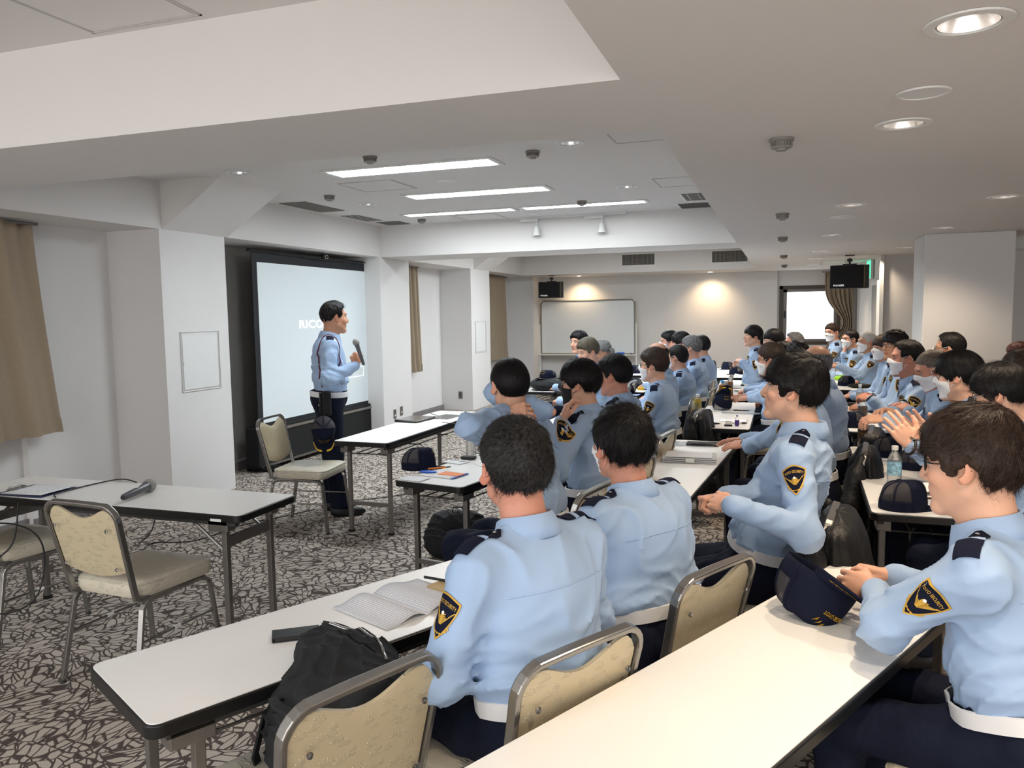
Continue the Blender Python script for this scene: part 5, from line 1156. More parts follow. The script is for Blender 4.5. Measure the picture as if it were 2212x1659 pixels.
person('dk2', 'person, dark bobbed head behind the grey-haired man', 1513, 748, 9.2, 178, LK(1513, 748, 9.2, 30, 0), 2, 'bowl', H_black)
person('b1', 'person, masked man with dark hair at the far left of the back trio', 1445, 739, 9.0, 180, LK(1445, 739, 9.0, -10, 0), 2, 'short', H_black, mask='w', thick=1.3)
person('b2', 'person, dark-haired person with ruddy face behind the spiky-haired man', 1469, 742, 8.6, 180, LK(1469, 742, 8.6, 5, 0), 2, 'bushy', H_black, tone=RUD, thick=.7)
person('l1', 'person, young man with black hair in front of the whiteboard, leftmost', 1250, 740, 8.9, 176, LK(1250, 740, 8.9, -45, 0), 1, 'short', H_black, thick=1.6, tone=LIGHT, tie=True)
person('l2', 'person, man with olive-brown swept hair looking down before the whiteboard', 1270, 760, 7.6, 176, LK(1270, 760, 7.6, -28, -14), 1, 'short', H_olive, thick=1.5, tone=LIGHT, strand=600)
person('l3', 'person, officer with hair tied in a ponytail before the whiteboard', 1299, 758, 8.7, 178, LK(1299, 758, 8.7, 28, -4), 1, 'receding', H_grey, bun=True, tone=TAN)
# right column
person('p4', 'person, foreground man at right in glasses with brown tousled hair', 2098, 1002, 1.93, 154, LK(2098, 1002, 1.93, 14, -4), 0, 'bushy', H_brown, glasses=True, strand=16000, tone=LIGHT, lean=12, thick=.95, fat=1.05, hs=1.04, wristL=W3(1893, 1278, 2.20), wristR=W3(1930, 1245, 2.34), hdL=(-.85, .6, .0), hdR=(-.9, .1, .15), dorsL=(-.4, -.75, .5), dorsR=(-.2, .3, .9), elbL=(-1, .2, -.6), hand_pose=('relax', 'grip'))
person('r10', 'person, long-fringed man in black mask clasping his hands, silver watch', 2158, 850, 3.35, 168, LK(2158, 850, 3.35, 6, -12), 0, 'bowl', H_black, mask='k', glasses=M_chrome, strand=6000, tone=LIGHT, lean=12, wristL=W3(1975, 968, 3.05), wristR=W3(1985, 955, 3.25), hdL=(-.55, .1, .75), hdR=(-.6, -.1, .72), dorsL=(.1, -.95, .2), dorsR=(-.1, .95, .3), elbL=(-.5, -.7, -1), hand_pose=('flat', 'flat'), watch=-1)
person('r9', 'person, young man with glossy black hair and white mask, arm along the table', 2070, 812, 4.05, 174, LK(2070, 812, 4.05, 12, -6), 0, 'bowl', H_black, mask='w', strand=6000, tone=LIGHT, wristL=W3(1918, 905, 4.05), wristR=W3(1925, 890, 4.35), hdL=(-1, .05, -.05), elbL=(-.6, -.9, -.8), lean=10)
person('r7', 'person, shaven-headed man in white mask looking down', 2014, 797, 4.85, 176, LK(2014, 797, 4.85, -16, -24), 0, 'crop', H_shave, thick=.4, mask='w', tone=RUD, tie=True, badge=True, wristL=W3(1965, 888, 4.85), wristR=W3(1950, 878, 5.1), lean=12, watch=1)
person('r6', 'person, ruddy man with receding hair and pointed white mask, hands round a bottle', 1957, 774, 5.45, 178, LK(1957, 774, 5.45, -8, -2), 0, 'receding', H_black, mask='w', tone=RUD, tie=True, badge=True, strand=1500, wristL=W3(1884, 864, 5.35), wristR=W3(1878, 856, 5.65), lean=10, fat=1.08, watch=-1)
person('r8', 'person, man with thin dark glasses and receding hair before the pillar', 2050, 754, 6.0, 178, LK(2050, 754, 6.0, 10, 0), 1, 'receding', H_black, mask='w', glasses=True, tone=TAN, strand=900)
person('r5', 'person, man with round glasses and full black hair looking left', 1932, 746, 6.8, 180, LK(1932, 746, 6.8, -42, 0), 1, 'bushy', H_black, glasses=True, tone=TAN, tie=True, badge=True, strand=900, thick=.8)
person('r4', 'person, masked person half hidden behind the man with round glasses', 1907, 752, 7.6, 180, LK(1907, 752, 7.6, -40, 0), 2, 'bowl', H_brown, mask='w')
person('r3', 'person, white-haired older man in white mask', 1872, 739, 9.2, 180, LK(1872, 739, 9.2, -26, -2), 1, 'crop', H_white, mask='w', tone=TAN, tie=True, badge=True, thick=1.6, wristL=W3(1812, 792, 9.0), wristR=W3(1808, 788, 9.4))
person('r2', 'person, man in blue-lensed glasses touching his white mask', 1836, 733, 10.2, 180, LK(1836, 733, 10.2, -28, 0), 1, 'crop', H_black, mask='w', glasses=True, tie=True, badge=True, thick=2., wristR=W3(1822, 764, 10.2), elbR=(.3, -.2, -1), hdR=(.2, .1, .9), dorsR=(-.9, -.2, 0))
person('r1', 'person, tall masked man with glasses beside the curtain', 1797, 718, 10.8, 182, LK(1797, 718, 10.8, -48, -4), 1, 'short', H_brown, mask='w', glasses=True, tie=True, badge=True, hipz=.66, chair_=False)
person('r12', 'person, brown-haired head at the right edge above the fringed man', 2204, 808, 4.3, 172, LK(2204, 808, 4.3, 40, 0), 1, 'bushy', H_brown, thick=.7, strand=1500)
person('r11', 'person, red-brown haired head at the right edge before the cream panel', 2200, 772, 6.9, 178, LK(2200, 772, 6.9, 30, 0), 1, 'short', H_red, thick=1.4)
# empty chairs
chair(-2.76, 2.77, 87, 'empty cream banquet chair in front of the microphone table')
chair(-3.80, 2.96, 86, 'empty chair cut off by the left edge of the picture')
chair(-3.40, 5.08, 8, 'empty cream chair beside the standing man, in front of the screen')
chair(-1.10, 1.54, 156, 'chair with golden-shaded back at the bottom edge behind the black backpack')
# ================================================================= caps
def make_cap(visor_only=False):
    c = empty('uniform_cap')
    def fn(u, v):       # crown: u around (0 = front +Y), v 0 rim .. 1 top
        a = u*2*pi; r = .088*(cos(v*pi/2)**.42 if v < 1 else 0); fr = cos(a); lift = .012*fr*(1-v)
        rx, ry = r*.90, r*1.08; h = .112*sin(v*pi/2)**.9*(1+.10*fr*sin(v*pi)); dent = -.012*math.exp(-((a-pi)/1.2)**2)*sin(v*pi)
        return (rx*sin(a)*(1+.02*sin(6*a)), ry*cos(a)+dent*0, h+lift*0+.006*sin(3*a+1)*v*(1-v)*2)
    def seg(u0, u1, v0, v1, n, m, off=0.):
        def g(u, v):
            p = Vector(fn(u0+(u1-u0)*u, v0+(v1-v0)*v)); return p+p.normalized()*off
        return MB().grid(g, n, m)
    seg(-.25, .25, 0, 1, 20, 12).build('front_crown', M_navy, c, smooth=80, solid=.0025)
    seg(.25, .75, 0, .22, 20, 4).build('rim_band', M_navy, c, smooth=80, solid=.0025)
    seg(.25, .75, .22, 1, 20, 10).build('mesh_panel', M_mesh, c, smooth=80, solid=.001)
    sm = MB()
    for u in (.25, .375, .5, .625, .75): sm.tube([Vector(fn(u, v))*1.012 for v in np.linspace(.1, .99, 10)], .0035, 6)
    sm.build('seam_band', M_navy, c, smooth=60)
    MB().lathe([(0, .006), (.006, .004), (.008, 0)], (0, 0, .110), 10).build('top_button', M_navy, c, smooth=60)
    def vz(u, v):
        a = (u*2-1)*1.18; r0 = .086; ext = .075*(1-(abs(u*2-1))**3.2)*v; return ((r0*.90+ext*.15)*sin(a), (r0*1.08)*cos(a)+ext, .004-.010*v*v-.016*abs(sin(a))**2*.9*v+.012*(1-abs(u*2-1))*v*0)
    vi = MB().grid(vz, 22, 8).build('visor', M_navy, c, smooth=80, solid=.003)
    lf = MB()
    for s in (-1, 1):
        for k in range(9):
            u = .5+s*(.07+.038*k); v = .80-.035*abs(k-4)*.5
            p = Vector(vz(u, v)); q = Vector(vz(u+s*.035, v-.0)); d = (q-p).normalized(); n = Vector((-d.y, d.x, 0))
            for t in (-1, 1): lf.add([p+Vector((0, 0, .003)), p+d*.006+n*t*.007+Vector((0, 0, .0032)), p+d*.014+n*t*.006+Vector((0, 0, .003)), p+d*.008+Vector((0, 0, .003))], [(0, 1, 2, 3) if t*s > 0 else (3, 2, 1, 0)])
    lf.build('visor_laurel', M_goldb, vi)
    V, F_ = text_mesh('TOYO SECURITY', .013, .0003, True, .8)
    def wrapc(x, z): a = x/.092; return Vector(fn(a/(2*pi), z))*1.0
    e = MB(); vv = []
    for p in V:
        q = wrapc(p.x, .30+p.y*6.5); n = Vector((q.x, q.y, .01)).normalized(); vv.append(q+n*(.0035))
    e.add(vv, F_)
    for s in (-1, 1):
        for k in range(4): a = s*(.006+.012*k); q = wrapc(a, .56-.02*k); n = Vector((q.x, q.y, .0)).normalized(); q2 = wrapc(a+s*.012, .66-.03*k); q3 = wrapc(a, .50-.02*k); e.add([q+n*.004, q2+n*.004, q3+n*.004], [(0, 1, 2), (2, 1, 0)])
    e.build('cap_lettering', M_goldb, c)
    return c
CAP = make_cap(); _cc = [0]
def cap(p, rz, label, rot=None, s=1.0, z=None):
    o = CAP if not _cc[0] else dup(CAP); _cc[0] = 1
    o.location = (p[0], p[1], p[2] if z is None else z); o.rotation_euler = rot or (0, 0, radians(rz)); o.scale = (s, s, s)
    return tag(o, label, 'cap', 'navy uniform caps')
TZ = .7012
cap(onz(905, 1012, .7), -60, 'navy cap on the front table behind the orange notebook', z=TZ, s=1.05)
cap((0, 0, 0), 0, 'navy cap lying on top of the large black bag', z=0); 
_lastcap = [o for o in SC.objects if o.get('label', '').startswith('navy cap lying on top')][0]; pb_ = onz(1172, 838, .7); _lastcap.location = (pb_.x, pb_.y, .838); _lastcap.rotation_euler = (0, 0, radians(150)); _lastcap.scale = (1.1, 1.1, .75)
cap(onz(1515, 915, .7), -75, 'navy cap at the near end of the table with the purple bottle', z=TZ)
cap(onz(1557, 884, .7), 0, 'navy cap lying tilted on its side with a cyan card inside', rot=(radians(118), radians(10), radians(35)), z=.775)
cap(onz(1534, 795, .7), -80, 'leftmost navy cap on the farthest middle table', z=TZ); cap(onz(1572, 798, .7), 100, 'middle navy cap on the farthest middle table', z=TZ); cap(onz(1590, 809, .7), 105, 'right navy cap on the farthest middle table', z=TZ)
cap(onz(1950, 1098, .7), -70, 'navy mesh-back cap at the near corner of the right table', z=TZ, s=1.08)
cap(onz(1978, 1012, .7), -75, 'navy cap behind the clear water bottle', z=TZ); cap(onz(1912, 985, .7), -70, 'folded navy cap beside the latte bottle', z=TZ)
cap(onz(1845, 922, .7), 95, 'navy cap behind the dark bottle on the right table', z=TZ); cap(onz(1828, 833, .7), -75, 'navy cap in front of the lime green pouch', z=TZ)
cap(onz(1372, 838, .7), 80, 'navy cap on the far left table beside the yellow object', z=TZ); cap(onz(1375, 806, .7), 90, 'navy cap standing farthest back on the left tables', z=TZ); cap(onz(1352, 850, .7), 70, 'navy cap half hidden behind the heavy-jawed man', z=TZ)
cp = onz(1775, 1325, .70); pc_ = cap(cp, 0, 'upside-down navy mesh cap tilted on the foreground table', s=1.25, z=.822)
yc_ = Vector((.62, -.74, -.22)).normalized(); zc_ = Vector((-.42, -.22, -.88)); zc_ = (zc_-yc_*zc_.dot(yc_)).normalized(); pc_.rotation_euler = Matrix((yc_.cross(zc_), yc_, zc_)).transposed().to_euler()
# ================================================================= bottles
def bottle(p, h, r, label, liquid=None, fill=.0, capc=None, lab=None, labz=(.35, .7), neck=.3, z=TZ, glass=None):
    o = empty('drink_bottle', (p[0], p[1], z)); tag(o, label, 'bottle')
    prof = [(0, .002), (r*.9, 0), (r, .008), (r, h*.60), (r*.97, h*.66), (r*.70, h*.78), (r*.42, h*.86), (r*.40, h*.92)]
    MB().lathe(prof, seg=28).build('bottle_body', glass or M_clear, o, smooth=50)
    if liquid: MB().lathe([(0, .003), (r*.94, .003), (r*.94, h*fill), (0, h*fill)], seg=24).build('liquid', liquid, o, smooth=40)
    MB().lathe([(r*.46, h*.90), (r*.47, h*.99), (r*.40, h), (0, h)], seg=20).build('bottle_cap', capc or M_whitem, o, smooth=40)
    if lab: MB().lathe([(r*1.012, h*labz[0]), (r*1.012, h*labz[1])], seg=28).build('bottle_label', lab, o, smooth=60)
    return o
M_amber = mat('amber_tea', rgb(170, 110, 40), .15, trans=.2); M_yel = mat('yellow_tea', rgb(196, 172, 70), .15, trans=.2); M_dkliq = mat('dark_bottle', rgb(50, 44, 40), .2); M_cyan = mat('cyan', rgb(90, 200, 225), .4); M_purp = mat('purple', rgb(74, 50, 128), .35)
bottle(onz(1931, 1050, .7), .205, .034, 'clear water bottle with blue label and white cap on the right table', lab=mat('water_label', rgb(150, 200, 225), .3, noise=.6, nscale=60, alpha=.75), labz=(.28, .62))
lt = bottle(onz(1865, 968, .7), .20, .036, 'latte bottle with gold cap and brown label', capc=M_gold, lab=M_brownlab, labz=(.22, .62), glass=mat('milk_clear', rgb(190, 180, 172), .15, alpha=.8))
def bottle_text(o, txt, size, r, z, m, name='label_lettering'):
    V, F_ = text_mesh(txt, size, 0, True); a0 = atan2(-o.location.y, -o.location.x); MB().add([((r+.0008)*cos(a0+v.x/r), (r+.0008)*sin(a0+v.x/r), z+v.y) for v in V], F_).build(name, m, o)
bottle_text(lt, 'LATTE', .019, .0366, .052, M_paper); bottle_text(lt, 'TULLYS', .012, .0366, .094, M_gold)
bottle(onz(1863, 915, .7), .19, .034, 'dark tea bottle with black cap behind the latte bottle', capc=M_black, lab=mat('dark_label', rgb(84, 74, 70), .4, noise=.5, nscale=90), labz=(.25, .7))
bottle(onz(1857, 880, .7), .21, .032, 'clear bottle with a little amber tea held by the ruddy man', M_amber, .2, lab=mat('grey_label', rgb(170, 172, 160), .4, noise=.3, nscale=60), labz=(.35, .62))
bottle(onz(1560, 872, .7), .225, .033, 'amber tea bottle with blue cap and sky blue label', M_amber, .8, capc=mat('cap_blue', rgb(40, 150, 215), .4), lab=mat('sky_label', rgb(120, 180, 210), .4, noise=.5, nscale=60), labz=(.22, .5))
bottle(onz(1507, 908, .7), .215, .032, 'pale yellow bottle with white cap beside a tilted navy cap', M_yel, .82)
bottle(onz(1577, 856, .7), .2, .03, 'second amber bottle just behind the blue-capped one', M_amber, .75)
bottle(onz(1018, 985, .7), .22, .034, 'water bottle with pale blue label on the front table', lab=mat('pale_label', rgb(150, 205, 235), .4), labz=(.66, .8))
bottle(onz(1799, 822, .7), .2, .03, 'clear bottle beside a white bag on the far right table')
bottle(onz(1295, 868, .7), .2, .03, 'bottle half hidden beside the heavy-jawed man', lab=M_label)
pb2 = bottle(onz(1592, 921, .7), .085, .0165, 'tiny purple bottle with lilac cap on the middle table', M_purp, .55, capc=M_purp, lab=M_purp, labz=(.1, .55))
# ================================================================= papers, pens, small things
def print_mat():
    N = NT('printed_table'); b = N.b; b.inputs['Roughness'].default_value = .8; tc = N.add('ShaderNodeTexCoord'); br = N.add('ShaderNodeTexBrick', offset=0.0, i_Scale=1.)
    br.inputs['Color1'].default_value = (*rgb(246, 246, 248), 1); br.inputs['Color2'].default_value = (*rgb(240, 242, 246), 1); br.inputs['Mortar'].default_value = (*rgb(164, 170, 196), 1)
    br.inputs['Mortar Size'].default_value = .0006; br.inputs['Brick Width'].default_value = .014; br.inputs['Row Height'].default_value = .0075; N.link(tc, 'Object', br, 0)
    nz = N.add('ShaderNodeTexNoise', i_Scale=700.); N.link(tc, 'Object', nz, 0); t = N.add('ShaderNodeMapRange'); t.inputs[1].default_value = .56; t.inputs[2].default_value = .62; t.inputs[3].default_value = 1; t.inputs[4].default_value = .78; N.link(nz, 0, t, 0)
    mx = N.add('ShaderNodeMix', data_type='RGBA', blend_type='MULTIPLY'); mx.inputs[0].default_value = 1; N.link(br, 0, mx, 6); N.link(t, 0, mx, 7); N.link(mx, 2, b, 'Base Color'); return N.m
M_print = print_mat()
def script_mat():
    N = NT('handwritten_sheet'); b = N.b; b.inputs['Roughness'].default_value = .8; tc = N.add('ShaderNodeTexCoord'); wv = N.add('ShaderNodeTexWave', i_Scale=18., bands_direction='Y'); N.link(tc, 'Object', wv, 0)
    nz = N.add('ShaderNodeTexNoise', i_Scale=160., i_Detail=1.); N.link(tc, 'Object', nz, 0); m = N.add('ShaderNodeMath', operation='MULTIPLY'); N.link(wv, 1, m, 0); N.link(nz, 0, m, 1)
    t = N.add('ShaderNodeMapRange'); t.inputs[1].default_value = .44; t.inputs[2].default_value = .52; N.link(m, 0, t, 0); mx = N.add('ShaderNodeMix', data_type='RGBA'); mx.inputs[6].default_value = (*rgb(244, 245, 248), 1); mx.inputs[7].default_value = (*rgb(196, 200, 212), 1); N.link(t, 0, mx, 0); N.link(mx, 2, b, 'Base Color'); return N.m
M_script = script_mat()
def sheet(name, p, w_, l_, rz, label, cat='paper', m=None, curl=.003, z=TZ, t=.0006, group=None):
    o = MB().grid(lambda u, v: ((u-.5)*w_, (v-.5)*l_, .0008+curl*(2*u-1)**2*(.5+.5*v)), 8, 8).build(name, m or M_paper, smooth=60, solid=t, loc=(p[0], p[1], z), rz=radians(rz)); return tag(o, label, cat, group)
def pen(p, rz, label, c=None, L=.14, r=.0045, z=TZ, name='pen', cat='pen'):
    o = empty(name, (p[0], p[1], z), radians(rz)); tag(o, label, cat)
    MB().tube([(-L/2, 0, r), (L*.25, 0, r)], r, 10).build('barrel', c or M_black, o, smooth=60); MB().tube([(L*.25, 0, r), (L*.42, 0, r), (L/2, 0, r)], [r*.95, r*.8, r*.15], 10).build('pen_tip', M_gdark, o, smooth=60)
    MB().bb(-L*.48, -L*.2, -r*.3, r*.3, r*2, r*2.4).build('clip', M_chrome, o); return o
# open booklet on the nearest table
bc_ = onz(862, 1306, .7); BK = empty('open_booklet', (bc_.x, bc_.y, TZ), radians(-27.5+4)); tag(BK, 'open booklet of printed tables on the nearest white table', 'booklet')
MB().grid(lambda u, v: (-.135+.27*v*1., .005+u*.185, .002+.018*sin(min(1, u*1.25)*pi)**1*(1-u)*1.4), 14, 6).build('upper_page', M_print, BK, smooth=70, solid=.001)
MB().grid(lambda u, v: (-.135+.27*v*1., -.005-u*.15, .002+.016*sin(min(1, u*1.3)*pi)*(1-u)*1.4), 14, 6).build('lower_page', M_print, BK, smooth=70, solid=.001)
MB().bb(-.136, .136, -.15, .19, 0, .0015).build('cover', M_paper, BK)
pd = onz(962, 1272, .7); n_ = empty('notepad', (pd.x, pd.y, TZ), radians(-20)); tag(n_, 'small tan notepad by the nearest man', 'notepad')
MB().bb(-.05, .05, -.035, .035, 0, .008).build('pages', M_wood, n_, bevel=.001); MB().bb(-.05, .05, -.035, .035, .008, .0095).build('cover', M_wood, n_)
pen(onz(955, 1263, .7), -8, 'black and white ballpoint pen on the tan notepad', z=TZ+.0105)
# phone case
ph_ = onz(640, 1375, .7); o = empty('phone_case', (ph_.x, ph_.y, TZ), radians(35)); tag(o, 'black leather phone case on the nearest table', 'phone case')
MB().bb(-.075, .075, -.038, .038, 0, .004).bb(-.075, .075, -.038, .038, .012, .016).bb(-.077, -.071, -.038, .038, 0, .016).build('case_cover', M_black, o, bevel=.003); MB().bb(-.068, .07, -.035, .035, .004, .012).build('phone', M_gdark, o); o.scale = (.85, .85, .85)
# backpack on the chair by the nearest table
def soft(name, prims, h, m, parent, seed=0, amp=.006, fr=30, cuts=()):
    P = np.array([p[0] for p in prims]); lo = P.min(0)-.3; hi = P.max(0)+.3; f = Fld(lo, hi, h)
    for i, p in enumerate(prims):
        if len(p) == 2 or len(p) == 3: f.ell(p[0], p[1], p[2] if len(p) == 3 else None, k=.035 if i else 0)
    rs = np.random.RandomState(seed); q = rs.rand(6)*6
    def fd(x, y, z):
        w_ = .9*np.sin(17*x+q[0])+.8*np.sin(13*y+19*z+q[1]); t = 1-np.abs(np.sin(fr*.6*x+fr*z+fr*.4*y+w_*1.6+q[2])); t2 = 1-np.abs(np.sin(fr*1.3*y-fr*.9*x+w_*2+q[3])); return -amp*t*t-amp*.6*t2*t2+amp*.6
    f.disp(fd)
    for c in cuts: f.cutplane(*c)
    V, F_ = f.mesh(); return mesh_obj(name, V, F_, m, parent), BVHTree.FromPolygons([tuple(v) for v in V], [tuple(a) for a in F_.tolist()])
bp_ = onz(742, 1470, .70); B_ = empty('backpack', (bp_.x, bp_.y, -.0), radians(-28)); tag(B_, 'black nylon backpack with open zip propped at the nearest table', 'backpack')
bd, bb_ = soft('pack_body', [((0, .02, .745), (.17, .10, .065)), ((.02, -.05, .65), (.18, .09, .13)), ((-.08, -.09, .56), (.10, .075, .15)), ((.14, -.0, .70), (.085, .10, .085)), ((-.14, .03, .73), (.055, .085, .06)), ((.05, -.12, .66), (.12, .05, .09))], .006, M_pole, B_, 4, .011, 40)
zz = []
for t in np.linspace(0, 1, 22):
    o_ = Vector((-.12+.26*t, .035+.04*sin(t*pi), 1.0)); h_ = bb_.ray_cast(o_, Vector((0, 0, -1)), .6)
    if h_[0] is not None: zz.append(h_[0]+Vector((0, 0, .002)))
MB().tube(zz, .004, 6).build('zip', M_chrome, B_, smooth=60); op = MB()
zl = []
for t in np.linspace(0, 1, 22):
    o_ = Vector((-.08+.18*t, .03+.035*sin(t*pi)-.045*sin(t*pi), 1.0)); h_ = bb_.ray_cast(o_, Vector((0, 0, -1)), .6)
    if h_[0] is not None: zl.append(h_[0]+Vector((0, 0, .003)))
n2 = len(zl); zu = [bb_.ray_cast(Vector((-.08+.18*t, .03+.035*sin(t*pi)+.006, 1.0)), Vector((0, 0, -1)), .6)[0]+Vector((0, 0, .003)) for t in np.linspace(0, 1, n2)]
MB().add(zl+zu, [(i, i+1, n2+i+1, n2+i) for i in range(n2-1)]).build('zip_opening', M_blackm, B_)
hl = [(-.02, -.15, .70), (.0, -.185, .715), (.04, -.195, .72), (.08, -.185, .715), (.10, -.15, .70)]; MB().tube(hl, .012, flat=(.012, .004)).build('carry_handle', M_pole, B_)
MB().tube([(-.14, -.14, .62), (-.17, -.16, .50), (-.16, -.13, .36)], .01, flat=(.013, .003)).build('strap', M_pole, B_)
# backpack on the floor
fp = onz(975, 1215, 0); B2 = empty('backpack', (fp.x+.0, fp.y+.10, 0), radians(20)); tag(B2, 'black ribbed backpack on the carpet under the front table', 'backpack')
soft('pack_body', [((-.10, 0, .13), (.12, .13, .13)), ((.10, 0, .13), (.12, .13, .13)), ((-.05, .01, .24), (.13, .09, .08)), ((.07, .01, .23), (.12, .09, .08)), ((0, -.10, .11), (.16, .06, .10))], .007, M_pole, B2, 9, .010, 46, cuts=(((0, 0, .003), (0, 0, -1)),)); MB().tube([(-.03, 0, .29), (-.02, 0, .34), (.04, 0, .34), (.05, 0, .29)], .01, flat=(.012, .004)).build('carry_handle', M_pole, B2)
MB().tube([(-.16, -.12, .2), (-.02, -.165, .19), (.14, -.13, .21)], .004, 6).tube([(-.15, -.125, .12), (.0, -.165, .11), (.14, -.13, .13)], .004, 6).build('zip', M_blackm, B2)
# large black bag on the second-row table
lb = onz(1172, 842, .7); B3 = empty('duffel_bag', (-2.62, 8.86, 0), radians(0)); tag(B3, 'large flat black bag on the far left table under a navy cap', 'bag')
soft('bag_body', [((0, 0, .765), (.20, .30, .075)), ((.06, -.1, .76), (.16, .16, .07))], .010, M_pole, B3, 2, .006, 26, cuts=(((0, 0, .702), (0, 0, -1)),)); MB().tube([(.19, -.18, .78), (.20, 0, .79), (.18, .2, .78)], .005, 6).build('zip', M_blackm, B3)
_lastcap.location = (-2.60, 8.82, .842)
# front table things
q = onz(958, 1026, .7); o = empty('document_folder', (q.x, q.y, TZ), radians(-12)); tag(o, 'clear folder of papers with an orange sheet on the front table', 'folder'); MB().bb(-.12, .12, -.075, .075, 0, .006).build('papers', M_paper, o, bevel=.001); MB().bb(-.02, .115, -.03, .05, .006, .009).build('orange_sheet', M_orange, o); MB().bb(.10, .12, -.075, .075, .0, .0065).build('spine', M_blue, o)
q = onz(925, 1023, .7); o = MB().lathe([(0, .004), (.04, .005), (.045, .002), (.04, 0), (0, 0)], seg=20).build('blue_pouch', M_blue, smooth=60, loc=(q.x, q.y, TZ+.007)); o.scale = (1.2, .7, 1.4); tag(o, 'bright blue pouch beside the orange sheet', 'pouch')
pen(onz(950, 1016, .7), 40, 'orange pen lying over the clear folder', M_orange, z=TZ+.0095); sheet('paper_sheet', onz(895, 1035, .7), .15, .10, -10, 'pale sheet at the near end of the front table', curl=.002)
q = onz(985, 999, .7); o = empty('card_case', (q.x, q.y, TZ), radians(-20)); tag(o, 'clear card case with chain on the front table', 'card case'); MB().bb(-.07, .07, -.045, .045, 0, .004).build('case_cover', M_paper, o); MB().tube([(-.05, .01, .006), (-.02, .03, .007), (.02, .015, .006), (.05, .03, .006)], .0015, 5).build('chain', M_chrome, o)
q = onz(1020, 988, .7); o = MB().bb(-.045, .045, -.028, .028, 0, .018).build('glasses_case', M_gdark, bevel=.008, bseg=3, loc=(q.x, q.y-.06, TZ), rz=radians(-5)); tag(o, 'dark grey glasses case in front of the water bottle', 'case')
# laptop on the table beside the speaker
q = onz(920, 909, .7); o = empty('laptop', (q.x-.1, q.y, TZ), radians(-6)); tag(o, 'closed silver laptop on the table beside the standing man', 'laptop'); MB().bb(-.11, .11, -.15, .15, 0, .012).build('base', M_gdark, o, bevel=.002); MB().bb(-.11, .11, -.15, .15, .013, .022).build('lid', M_chrome, o, bevel=.002)
o = empty('tablet', (q.x+.08, q.y+.25, TZ), radians(-8)); tag(o, 'flat grey tablet beside the silver laptop', 'tablet'); MB().bb(-.09, .09, -.13, .13, 0, .008).build('tablet_body', M_chrome, o, bevel=.002)
def cable(pts, r, label, name='cable', m=None):
    P = [Vector(p) for p in pts]; out = []
    for i in range(len(P)-1):
        p0, p1, p2, p3 = P[max(0, i-1)], P[i], P[i+1], P[min(len(P)-1, i+2)]
        for k in range(8):
            t = k/8; out.append(.5*((2*p1)+(-p0+p2)*t+(2*p0-5*p1+4*p2-p3)*t*t+(-p0+3*p1-3*p2+p3)*t**3))
    out.append(P[-1]); o = MB().tube(out, r, 7).build(name, m or M_black, smooth=60); return tag(o, label, 'cable')
Z1 = TZ+.004
cable([onz(930, 893, Z1), onz(965, 902, Z1), onz(1000, 896, Z1), onz(1012, 898, Z1)], .003, 'thin black cable behind the laptop'); cable([onz(955, 912, Z1), onz(985, 915, Z1), onz(1008, 906, Z1)], .003, 'short black cable from the tablet')
cable([onz(120, 1074, Z1), onz(120, 1068, Z1+.003), onz(160, 1056, Z1), onz(220, 1042, Z1), onz(265, 1035, Z1+.01), onz(295, 1042, Z1)], .0035, 'black microphone cable lying across the left table')
cable([(-3.62, 2.86, .69), (-3.60, 2.80, .5), (-3.66, 2.70, .38), (-3.52, 2.62, .22), (-3.3, 2.66, .30), (-3.34, 2.75, .52), (-3.7, 2.9, .56), (-4.1, 2.9, .53)], .004, 'loop of black cable hanging beside the left chairs')
cable([onz(335, 1122, .55), onz(325, 1150, .45), onz(300, 1175, .35)], .0035, 'cable end hanging under the left table')
cable([onz(305, 1195, .005), onz(330, 1173, .005), onz(420, 1168, .005), onz(520, 1135, .005), onz(600, 1118, .005), onz(680, 1100, .005)], .004, 'black cable across the carpet under the left table')
cable([onz(760, 1080, .005), onz(800, 1078, .005), onz(880, 1066, .005), onz(960, 1040, .005)], .004, 'black cable across the carpet behind the standing man')
# microphone
def microphone(o):
    MB().tube([(-.09, 0, 0), (-.085, 0, 0), (.05, 0, 0), (.075, 0, 0)], [.010, .0125, .0165, .020], 20).build('handle', M_gdark if False else mat('mic_grey', rgb(98, 100, 104), .35, metal=.3), o, smooth=50)
    MB().lathe([(.0205, 0), (.026, .006), (.0265, .022), (.022, .036), (.012, .046), (0, .048)], (0, 0, 0), 24, Matrix.Rotation(radians(90), 3, 'Y')).build('head_grille', M_det, o, smooth=60)
    o.children[-1].location = (.075, 0, 0); MB().tube([(-.094, 0, 0), (-.088, 0, 0)], .0085, 12).build('end_plug', M_black, o); MB().bb(-.0, .02, -.005, .005, .0135, .0165).build('switch', M_whitem, o)
A_, B0 = onz(262, 1082, TZ+.012), onz(325, 1050, TZ+.026); m_ = empty('microphone', ((A_+B0)/2)); tag(m_, 'grey wireless microphone lying on the left table', 'microphone'); microphone(m_); d = (B0-A_).normalized(); m_.rotation_euler = (0, -math.asin(max(-1, min(1, d.z)))*.6, atan2(d.y, d.x)); m_.location.z = TZ+.028; m_.scale = (1.3, 1.3, 1.3)
sp = PEOPLE['speaker']; hw_ = W3(771, 745, 6.12); lw = W3(784, 783, 6.14); m2 = empty('microphone', Vector((hw_+lw)/2)); tag(m2, 'black microphone held by the standing man', 'microphone'); microphone(m2)
dv = Vector(hw_-lw).normalized(); m2.rotation_mode = 'QUATERNION'; m2.rotation_quaternion = Vector((1, 0, 0)).rotation_difference(dv)
